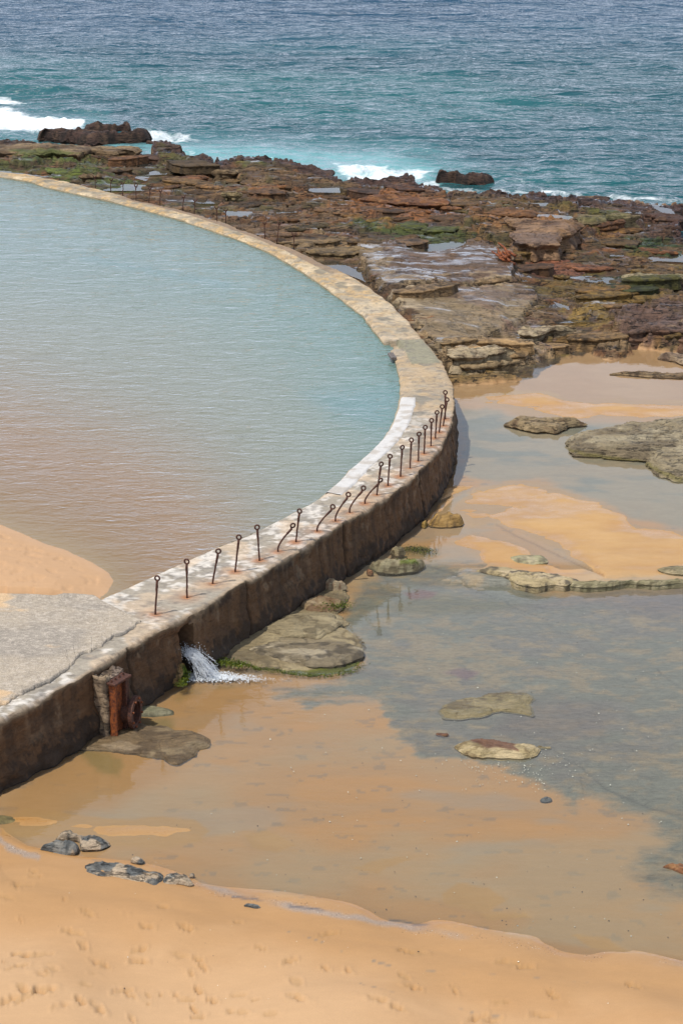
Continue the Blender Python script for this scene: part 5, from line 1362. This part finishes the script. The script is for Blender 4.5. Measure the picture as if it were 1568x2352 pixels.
# ------------------------------------------------------------------ iron eye posts
def tube(path, radii, sides=10):
    path = [Vector(p) for p in path]
    vs, fs = [], []
    for i, p in enumerate(path):
        t = (path[min(i + 1, len(path) - 1)] - path[max(i - 1, 0)]).normalized()
        a = t.orthogonal().normalized() if i == 0 else (a - t * a.dot(t)).normalized()
        b = t.cross(a)
        for k in range(sides):
            th = 2 * math.pi * k / sides
            vs.append(p + (a * math.cos(th) + b * math.sin(th)) * radii[i])
    for i in range(len(path) - 1):
        for k in range(sides):
            fs.append((i * sides + k, i * sides + (k + 1) % sides, (i + 1) * sides + (k + 1) % sides, (i + 1) * sides + k))
    vs.append(path[0]); vs.append(path[-1])
    c0, c1 = len(vs) - 2, len(vs) - 1
    for k in range(sides):
        fs.append((c0, (k + 1) % sides, k, k))
        e = (len(path) - 1) * sides
        fs.append((c1, e + k, e + (k + 1) % sides, e + (k + 1) % sides))
    return vs, fs

def mesh_obj(name, vs, fs, mat, parent=None, loc=(0, 0, 0), smooth=True):
    me = bpy.data.meshes.new(name)
    fs = [tuple(dict.fromkeys(f)) for f in fs]
    me.from_pydata([tuple(v) for v in vs], [], fs)
    me.polygons.foreach_set('use_smooth', [smooth] * len(me.polygons))
    me.materials.append(mat)
    me.update()
    o = bpy.data.objects.new(name, me)
    o.location = loc
    COL.objects.link(o)
    if parent: o.parent = parent
    return o

POST_LABELS = [
    'upright iron eye post nearest the camera on the chipped corner by the deck', 'upright iron eye post second from the near end of the wall', 'slightly leaning iron eye post third from the near end of the wall',
    'iron eye post leaning a little right, fourth from the near end', 'iron eye post fifth from the near end, left of the first bent one',
    'bent iron eye post, the nearest of the strongly bent ones', 'straight iron eye post rising behind the nearest bent one', 'bent curved iron eye post, second of the strongly bent ones, standing apart',
    'leaning bent iron eye post left of its twin, third of the bent ones', 'leaning bent iron eye post, fourth of the bent ones', 'farthest of the strongly bent iron eye posts, its eye crossing the post behind',
    'iron eye post just behind the farthest bent one', 'iron eye post with a thickened rusty neck beside a dark puddle', 'iron eye post ninth from the far end of the near row',
    'iron eye post eighth from the far end of the near row', 'iron eye post seventh from the far end of the near row', 'iron eye post sixth from the far end of the near row',
    'iron eye post fifth from the far end of the near row', 'iron eye post fourth from the far end of the near row', 'iron eye post leaning right, third from the far end of the near row',
    'leaning iron eye post second from the far end, overlapping its neighbours', 'farthest iron eye post of the near row, mostly behind the next']
for i, ((ru, rv), (bu, bv)) in enumerate(POSTS):
    b = Vector(P(bu, bv, TOP_Z))
    r = Vector(PY(ru, rv, b.y + random.uniform(-.03, .03)))
    v = r - b
    e = empty('iron_eye_post', b)
    tag(e, POST_LABELS[i], 'post', 'iron eye posts along the near part of the wall')
    bent = abs(v.x) > .18
    R_ = .054
    top = v - v.normalized() * R_
    path = []
    n = 12
    for k in range(n + 1):
        t = k / n
        if bent:
            # rises, kinks above the foot, then leans to the ring
            p = Vector((v.x * (max(0, t - .10) / .9) ** 1.25, v.y * t, 0))
            p.z = top.z * (t ** .85)
            p.x = min(p.x, top.x) if top.x > 0 else p.x
        else:
            p = top * t + Vector((random.uniform(-.003, .003), random.uniform(-.003, .003), 0))
        path.append(p)
    path[-1] = top
    path[0] = Vector((0, 0, -.04))
    rad = [.0150 + .004 * abs(math.sin(k * 1.7 + i)) + (.006 if k > n - 4 else 0) for k in range(n + 1)]
    sh = mesh_obj('shaft', *tube(path, rad, 9), M_RUST, e)
    # ring
    yaw = random.uniform(-.5, .5)
    ax = Vector((math.cos(yaw), math.sin(yaw), 0)); az = (v.normalized() - ax * v.normalized().dot(ax)).normalized()
    vs, fs = [], []
    NS, NM = 26, 8
    for a in range(NS):
        th = 2 * math.pi * a / NS
        cdir = ax * math.cos(th) + az * math.sin(th)
        nrm = ax.cross(az)
        mr = .0165 + .0015 * math.sin(a * 2.3 + i)
        for c in range(NM):
            ph = 2 * math.pi * c / NM
            vs.append(v + cdir * (.043 + mr * math.cos(ph)) + nrm * mr * math.sin(ph))
    for a in range(NS):
        for c in range(NM):
            fs.append((a * NM + c, ((a + 1) % NS) * NM + c, ((a + 1) % NS) * NM + (c + 1) % NM, a * NM + (c + 1) % NM))
    mesh_obj('eye', vs, fs, M_RUST, e)

# far posts with forked, encrusted heads
FAR = [((425, 448), (428, 508), 'leftmost'), ((500, 462), (495, 522), 'second from the left'), ((551, 478), (551, 538), 'third from the left'), ((610, 490), (610, 555), 'fourth from the left'),
       ((674, 500), (668, 562), 'fifth from the left'), ((720, 512), (718, 577), 'sixth from the left'), ((823, 538), (820, 605), 'seventh from the left'), ((875, 555), (870, 620), 'eighth from the left'),
       ((970, 588), (972, 656), 'ninth from the left'), ((1012, 600), (1012, 652), 'tenth from the left'), ((1185, 655), (1187, 727), 'eleventh from the left'), ((1254, 655), (1240, 742), 'leaning twelfth from the left'),
       ((1317, 708), (1317, 778), 'thirteenth from the left')]
far_top = TOP_Z - .05
for i, ((tu, tv), (bu, bv), which) in enumerate(FAR):
    tu, tv, bu, bv = tu / 1.9507, 172.2 + tv / 1.9507, bu / 1.9507, 172.2 + bv / 1.9507
    b = Vector(P(bu, bv, far_top))
    r = Vector(PY(tu, tv, b.y))
    v = r - b
    e = empty('rusty_fork_post', b)
    tag(e, 'thin rusty fork-headed post on the far wall, ' + which, 'post', 'rusty forked posts along the far part of the wall')
    path = [Vector((0, 0, -.1))] + [v * t + Vector((random.uniform(-.012, .012), 0, 0)) for t in (.2, .4, .6, .75)] + [v * .82]
    mesh_obj('shaft', *tube(path, [.014, .015, .013, .016, .018, .024], 8), M_RUST, e)
    vs, fs = [], []
    for sx in (-1, 1):
        tip = v + Vector((sx * .075, random.uniform(-.03, .03), random.uniform(-.02, .04)))
        v_, f_ = tube([v * .80, v * .88 + Vector((sx * .04, 0, 0)), tip], [.022, .022, .014], 7)
        o_ = len(vs); vs += v_; fs += [tuple(k + o_ for k in f) for f in f_]
    mesh_obj('forked_head', vs, fs, M_RUST, e)

# rusted mass of old iron on the reef crack
vs, fs = [], []
c0 = Vector(P(1168, 600, 1.0))
for k in range(16):
    a = Vector((random.uniform(-.25, .25), random.uniform(-.4, .4), random.uniform(-.1, .2)))
    b_ = a + Vector((random.uniform(-.35, .0), random.uniform(.0, .8), random.uniform(-.02, .28)))
    v_, f_ = tube([a, (a + b_) / 2 + Vector((random.uniform(-.06, .06), 0, random.uniform(-.04, .06))), b_], [.05, .04, .02], 6)
    o_ = len(vs); vs += v_; fs += [tuple(q + o_ for q in f) for f in f_]
o = mesh_obj('rusty_iron_remains', vs, fs, M_RUST_BRIGHT, loc=c0)
tag(o, 'tangle of rusted iron stuck in the crack of the reef', 'scrap iron')

# timber offcut in the notch of the far wall
p0 = Vector(P(900, 818, TOP_Z + .03))
tz = Vector(tan_s[wall_station(1000, 812)]).to_3d() if False else Vector((tan_s[wall_station(1000, 812)][0], tan_s[wall_station(1000, 812)][1], 0))
nz3 = Vector((-tz.y, tz.x, 0))
def box(c, ax, ay, az, sx, sy, sz, bev=.0):
    vs = [c + ax * (sx * i) + ay * (sy * j) + az * (sz * k) for k in (-1, 1) for j in (-1, 1) for i in (-1, 1)]
    fs = [(0, 2, 3, 1), (4, 5, 7, 6), (0, 1, 5, 4), (2, 6, 7, 3), (0, 4, 6, 2), (1, 3, 7, 5)]
    return vs, fs
M_WOOD = rust_material('weathered_timber', (.10, .085, .075), (.22, .19, .17), 40.0)
vs, fs = [], []
for k in range(3):
    v_, f_ = box(nz3 * (.05 * (k - 1)), tz, nz3, Vector((0, 0, 1)), .24, .023, .035)
    o_ = len(vs); vs += v_; fs += [tuple(q + o_ for q in f) for f in f_]
o = mesh_obj('timber_offcut', vs, fs, M_WOOD, loc=p0, smooth=False)
tag(o, 'grooved grey timber offcut set in the pool-side edge of the wall', 'timber')
o.modifiers.new('bevel', 'BEVEL').width = .006

# ------------------------------------------------------------------ rusty sluice valve on the wall face
kv = wall_station(226, 1532)
tv3 = Vector((tan_s[kv][0], tan_s[kv][1], 0)).normalized()
nv3 = Vector((tv3.y, -tv3.x, 0))                         # outward from the wall
UPV = Vector((0, 0, 1))
vo = Vector((op[kv][0], op[kv][1], 0))
valve = empty('sluice_valve', vo)
tag(valve, 'rusty red-brown iron sluice valve with a round flange fixed to the wall face', 'valve')
def noisy_box(name, c, sx, sy, sz, mat, parent, amp=.0, sub=0, jag=0.0):
    vs, fs = box(c, tv3, nv3, UPV, sx, sy, sz)
    o = mesh_obj(name, vs, fs, mat, parent, smooth=False)
    m = o.modifiers.new('bevel', 'BEVEL'); m.width = .012; m.segments = 2
    return o
def pier_mesh(c, sx, sy, sz, seed, name, parent, top_rough=.06, col=(.30, .22, .14)):
    n = 22; nh = 30
    th = np.linspace(0, 2 * math.pi, n, endpoint=False)
    sq = 1 / np.maximum(np.abs(np.cos(th)), np.abs(np.sin(th)))
    lx, ly = np.cos(th) * sq * sx, np.sin(th) * sq * sy
    rings = []
    for k in range(nh):
        f = k / (nh - 1)
        z = -sz + 2 * sz * f
        nz = fbm(lx * 12 + 3, z * 6 + ly * 9, seed, 3) * .018
        zt = z + (fbm(lx * 14, ly * 14, seed + 3, 2) * top_rough if k == nh - 1 else 0)
        rings.append(np.stack([lx * (1 + nz / sx), ly * (1 + nz / sy), np.full(n, z) + (zt - z)], -1))
    for sh in (.6, .25, .02):
        rings.append(np.stack([lx * sh, ly * sh, sz + fbm(lx * sh * 20, ly * sh * 20, seed + 5, 2) * top_rough], -1))
    A_ = np.stack(rings)
    X = c.x + A_[..., 0] * tv3.x + A_[..., 1] * nv3.x
    Y = c.y + A_[..., 0] * tv3.y + A_[..., 1] * nv3.y
    Zz = c.z + A_[..., 2]
    cc = np.zeros(X.shape + (3,)); cc[:] = col
    cc = mix(cc.astype(np.float32), (.12, .085, .055), ss(0, .5, fbm(X * 8, Zz * 8, seed + 9, 3)))
    at = np.zeros(cc.shape); at[..., 0] = .6
    return np_mesh(name, np.stack([X, Y, Zz], -1), grid_faces(A_.shape[0], n, closed=True), M_GROUND, parent, col=cc, att=at)
pier_mesh(nv3 * .13 + tv3 * -.10 + UPV * .46, .075, .13, .62, 900, 'concrete_pier', valve)
pier_mesh(nv3 * .12 + tv3 * .14 + UPV * .98, .24, .12, .07, 910, 'concrete_cap', valve, .07, (.27, .20, .15))
# channel: web, two flanges, top plate
noisy_box('channel_web', nv3 * .30 + tv3 * .05 + UPV * .48, .15, .02, .52, M_RUST_BRIGHT, valve)
noisy_box('channel_flange', nv3 * .34 + tv3 * -.10 + UPV * .48, .018, .07, .52, M_RUST_BRIGHT, valve)
noisy_box('channel_flange', nv3 * .34 + tv3 * .20 + UPV * .48, .018, .07, .52, M_RUST, valve)
noisy_box('gate_plate', nv3 * .24 + tv3 * .34 + UPV * .45, .12, .03, .46, M_RUST, valve)
noisy_box('top_plate', nv3 * .33 + tv3 * .08 + UPV * 1.01, .24, .11, .022, M_RUST, valve)
def cyl(c, axis, r0, r1, length, sides=28):
    """ring pipe: outer r1, inner r0"""
    a = axis.orthogonal().normalized(); b = axis.cross(a)
    vs, fs = [], []
    for k in range(sides):
        th = 2 * math.pi * k / sides
        d = a * math.cos(th) + b * math.sin(th)
        for (r, l) in ((r1, -length), (r1, length), (r0, length), (r0, -length)):
            vs.append(c + d * r + axis * l)
    for k in range(sides):
        j = (k + 1) % sides
        for q in range(4):
            fs.append((k * 4 + q, j * 4 + q, j * 4 + (q + 1) % 4, k * 4 + (q + 1) % 4))
    return vs, fs
axis_f = (nv3 * .84 + tv3 * .26).normalized()
fc_ = nv3 * .46 + tv3 * .34 + UPV * .33
mesh_obj('round_flange', *cyl(fc_, axis_f, .19, .285, .035, 32), M_RUST, valve, smooth=False)
mesh_obj('pipe', *cyl(fc_ - axis_f * .10, axis_f, .175, .205, .09, 28), M_RUST, valve, smooth=False)
for k in range(8):
    th = 2 * math.pi * (k + .5) / 8
    a = axis_f.orthogonal().normalized(); b = axis_f.cross(a)
    pc_ = fc_ + (a * math.cos(th) + b * math.sin(th)) * .24
    mesh_obj('bolt', *tube([pc_, pc_ + axis_f * .065], [.02, .02], 6), M_RUST_BRIGHT, valve, smooth=False)
for k in range(4):
    pc_ = nv3 * .33 + tv3 * (-.1 + .11 * k) + UPV * 1.03
    mesh_obj('bolt', *tube([pc_, pc_ + UPV * .045], [.018, .018], 6), M_RUST, valve, smooth=False)

# ------------------------------------------------------------------ water spilling from the sluice opening
kc = (S_OPEN0 + S_OPEN1) // 2
tc3 = Vector((tan_s[kc][0], tan_s[kc][1], 0)).normalized(); nc3 = Vector((tc3.y, -tc3.x, 0))
src = Vector((op[kc][0], op[kc][1], .46)) - nc3 * .05
land = Vector(P(478, 1556, .0))
vs, fs = [], []
def add_mesh(v_, f_):
    o_ = len(vs); vs.extend(v_); fs.extend([tuple(q + o_ for q in f) for f in f_])
for k in range(420):
    s0 = random.gauss(0, .5) * .10
    start = src + tc3 * max(-.16, min(.16, s0)) + UPV * random.uniform(-.05, .05)
    e = land + Vector((random.gauss(0, .10), random.gauss(0, .10), 0)) + (tc3 * s0)
    t0 = random.uniform(0, .85); t1 = min(1.05, t0 + random.uniform(.15, .45))
    path, rad = [], []
    for q in range(8):
        t = t0 + (t1 - t0) * q / 7
        p = start.lerp(e, t)
        p.z = start.z * (1 - t ** 1.8) + .03 + random.uniform(-.01, .01)
        p += Vector((random.gauss(0, .008), random.gauss(0, .008), 0))
        path.append(p); rad.append(random.uniform(.002, .0055) * (1 - abs(q / 7 - .5) * 1.2) + .001)
    add_mesh(*tube(path, rad, 5))
def blob(c, r, flat=.6):
    b_ = []
    for k in range(3):
        ph = -math.pi / 4 + k * math.pi / 4
        for a in range(6):
            th = a * math.pi / 3 + k * .5
            b_.append(c + Vector((math.cos(th) * math.cos(ph), math.sin(th) * math.cos(ph), math.sin(ph) * flat)) * r)
    b_.append(c + Vector((0, 0, -r * flat))); b_.append(c + Vector((0, 0, r * flat)))
    f_ = []
    for k in range(2):
        for a in range(6):
            f_.append((k * 6 + a, k * 6 + (a + 1) % 6, (k + 1) * 6 + (a + 1) % 6, (k + 1) * 6 + a))
    for a in range(6):
        f_.append((18, (a + 1) % 6, a, a)); f_.append((19, 12 + a, 12 + (a + 1) % 6, 12 + (a + 1) % 6))
    return b_, f_
for k in range(1100):
    t = random.random()
    p = src.lerp(land, t) + Vector((random.gauss(0, .09), random.gauss(0, .09), 0))
    p.z = src.z * (1 - t ** 1.8) + abs(random.gauss(0, .07)) + .02
    add_mesh(*blob(p, random.uniform(.003, .008), 1))
vs_f, fs_f = vs, fs
o = mesh_obj('outfall_spray', vs_f, fs_f, M_FROTH)
tag(o, 'white water pouring out of the square opening at the wall foot', 'water', kind='stuff')
vs, fs = [], []
for k in range(2000):
    t = abs(random.gauss(0, .42))
    if t > 1.15: continue
    u = 430 + 200 * t + random.gauss(0, 12)
    spread = 13 * (1 - .6 * t)
    v_ = 1549 + 12 * min(t, 1) + random.gauss(0, 1) * spread * .55
    p = Vector(P(u, v_, .012))
    add_mesh(*blob(p, random.uniform(.006, .024) * (1.1 - .7 * t), .55 if t < .5 else .3))
o = mesh_obj('outfall_foam', vs, fs, M_FROTH)
tag(o, 'streak of white foam on the water running right from the outfall', 'foam', kind='stuff')

# ------------------------------------------------------------------ seaweed tufts at the outfall slab and moss patches
def moss_material():
    m, t, out = nodes('green_weed')
    L = t.links.new
    b = N(t, 'ShaderNodeBsdfPrincipled', Roughness=0.45)
    n = N(t, 'ShaderNodeTexNoise', Scale=14.0, Detail=4.0); L(coords(t), n.inputs['Vector'])
    r = N(t, 'ShaderNodeValToRGB')
    r.color_ramp.elements[0].position = .35; r.color_ramp.elements[0].color = (.035, .06, .006, 1)
    r.color_ramp.elements[1].position = .65; r.color_ramp.elements[1].color = (.17, .21, .015, 1)
    L(n.outputs[0], r.inputs[0]); L(r.outputs[0], b.inputs['Base Color'])
    L(b.outputs[0], out.inputs[0])
    return m
M_MOSS = moss_material()
def weed(line, spread, z, n, label, size=.035):
    global vs, fs
    vs, fs = [], []
    ln = np.array(line, dtype=float)
    L_, _ = resample(ln, 2.0)
    for k in range(n):
        u, v_ = L_[random.randrange(len(L_))]
        p = Vector(P(u + random.gauss(0, 1) * spread * 1.4, v_ + random.gauss(0, 1) * spread * .5, z + random.uniform(-.02, .02)))
        d = Vector((random.gauss(0, 1), random.gauss(0, 1), random.uniform(.1, .7))).normalized() * random.uniform(.5, 1.3) * size
        w = d.cross(Vector((random.random(), random.random(), random.random()))).normalized() * size * .28
        o_ = len(vs)
        vs.extend([p - w, p + w, p + d * .6 + w * .8, p + d, p + d * .6 - w * .8])
        fs.append((o_, o_ + 1, o_ + 2, o_ + 3, o_ + 4))
    o = mesh_obj('green_weed', vs, fs, M_MOSS, smooth=False)
    tag(o, label, 'seaweed', kind='stuff')
weed([(500, 1516), (530, 1524), (560, 1528)], 8, .09, 900, 'bright green weed on the slab edge just right of the white outfall')
weed([(560, 1530), (620, 1540), (690, 1550), (760, 1552), (815, 1540), (830, 1524)], 5, .01, 1500, 'yellow-green weed fringe along the front rim of the large slab', .026)
weed([(745, 1392), (770, 1388), (788, 1390)], 10, .13, 900, 'round green weed patch on the slab below the pale wedged stone', .03)
weed([(414, 1575), (425, 1560), (430, 1542)], 4, .14, 700, 'green weed clinging to the pitted rock at the outfall', .03)
weed([(920, 1288), (950, 1290)], 6, .24, 260, 'small bright green weed patch on top of the flat block at the wall foot', .03)
weed([(935, 1262), (975, 1262), (990, 1272)], 8, .10, 900, 'dark green weed bed in the shallows behind the flat block', .03)

# ------------------------------------------------------------------ loose shells, grit and scraps of weed
def sprinkle(name, label, cat, spots, mat, smin, smax, flat=.5):
    vs_, fs_ = [], []
    for (x, y, z) in spots:
        q_ = random.uniform(smin, smax); a0 = random.uniform(0, 6.28); o_ = len(vs_)
        k = random.choice((4, 5, 6))
        for i in range(k):
            a = a0 + 2 * math.pi * i / k
            rr = q_ * random.uniform(.6, 1.2)
            vs_.append((x + math.cos(a) * rr, y + math.sin(a) * rr, z - .004))
        vs_.append((x + random.uniform(-.3, .3) * q_, y + random.uniform(-.3, .3) * q_, z + q_ * flat))
        for i in range(k):
            fs_.append((o_ + i, o_ + (i + 1) % k, o_ + k))
    o = mesh_obj(name, vs_, fs_, mat, smooth=False)
    tag(o, label, cat, kind='stuff')
def plain(name, c):
    m, t, out = nodes(name)
    b = N(t, 'ShaderNodeBsdfPrincipled', Roughness=0.7)
    n = N(t, 'ShaderNodeTexNoise', Scale=9.0, Detail=3.0); t.links.new(coords(t), n.inputs['Vector'])
    rr = N(t, 'ShaderNodeValToRGB'); rr.color_ramp.elements[0].position = .35; rr.color_ramp.elements[0].color = tuple(x * .55 for x in c) + (1,)
    rr.color_ramp.elements[1].position = .65; rr.color_ramp.elements[1].color = tuple(min(x * 1.25, .85) for x in c) + (1,)
    t.links.new(n.outputs[0], rr.inputs[0]); t.links.new(rr.outputs[0], b.inputs['Base Color']); t.links.new(b.outputs[0], out.inputs[0])
    return m
def ground_z(x, y):
    i = min(max(int(np.searchsorted(R, y)), 1), len(R) - 2)
    j = int(np.argmin(np.abs(Xg[i] - x)))
    return float(Z[i, j]), i, j
grit, dark_bits = [], []
for line, n_, sp_ in ((DL1, 700, 5), (DL2, 2600, 6)):
    L_, _ = resample(np.array(line, dtype=float), 3.0)
    for k in range(n_):
        u, v_ = L_[random.randrange(len(L_))]
        if fbm(np.array([u * .03]), np.array([v_ * .01]), 999, 2)[0] < -.25: continue
        x, y, _ = P(u + random.gauss(0, 6), v_ + random.gauss(0, sp_), .05)
        z, i, j = ground_z(x, y)
        (grit if random.random() < .55 else dark_bits).append((x, y, z))
shells = []
for k in range(420):
    u, v_ = random.uniform(60, 1560), random.uniform(1400, 2340)
    x, y, _ = P(u, v_, .02)
    z, i, j = ground_z(x, y)
    if pool_in[i, j] or v_ < 1400 + max(0, 900 - u) * .9: continue
    (shells if random.random() < .45 else dark_bits).append((x, y, max(z, 0.0)))
for k in range(160):
    u, v_ = random.gauss(1180, 90), random.gauss(1765, 26)
    x, y, _ = P(u, v_, .0); z, i, j = ground_z(x, y)
    shells.append((x, y, max(z, -.004)))
sprinkle('shell_grit', 'pale broken shell grit strewn along the wash line of the beach', 'shells', grit, plain('shell_white', (.62, .57, .5)), .004, .012)
sprinkle('weed_scraps', 'dark scraps of weed and pebbles along the wash line and on the flat', 'weed', dark_bits, plain('weed_dark', (.07, .06, .05)), .004, .015)
sprinkle('shell_pieces', 'scattered whitish shells lying on the rock flat and sand', 'shells', shells, plain('shell_cream', (.72, .7, .58)), .006, .016)

print('tris', sum(len(o.data.polygons) * 2 for o in COL.objects if o.type == 'MESH'))
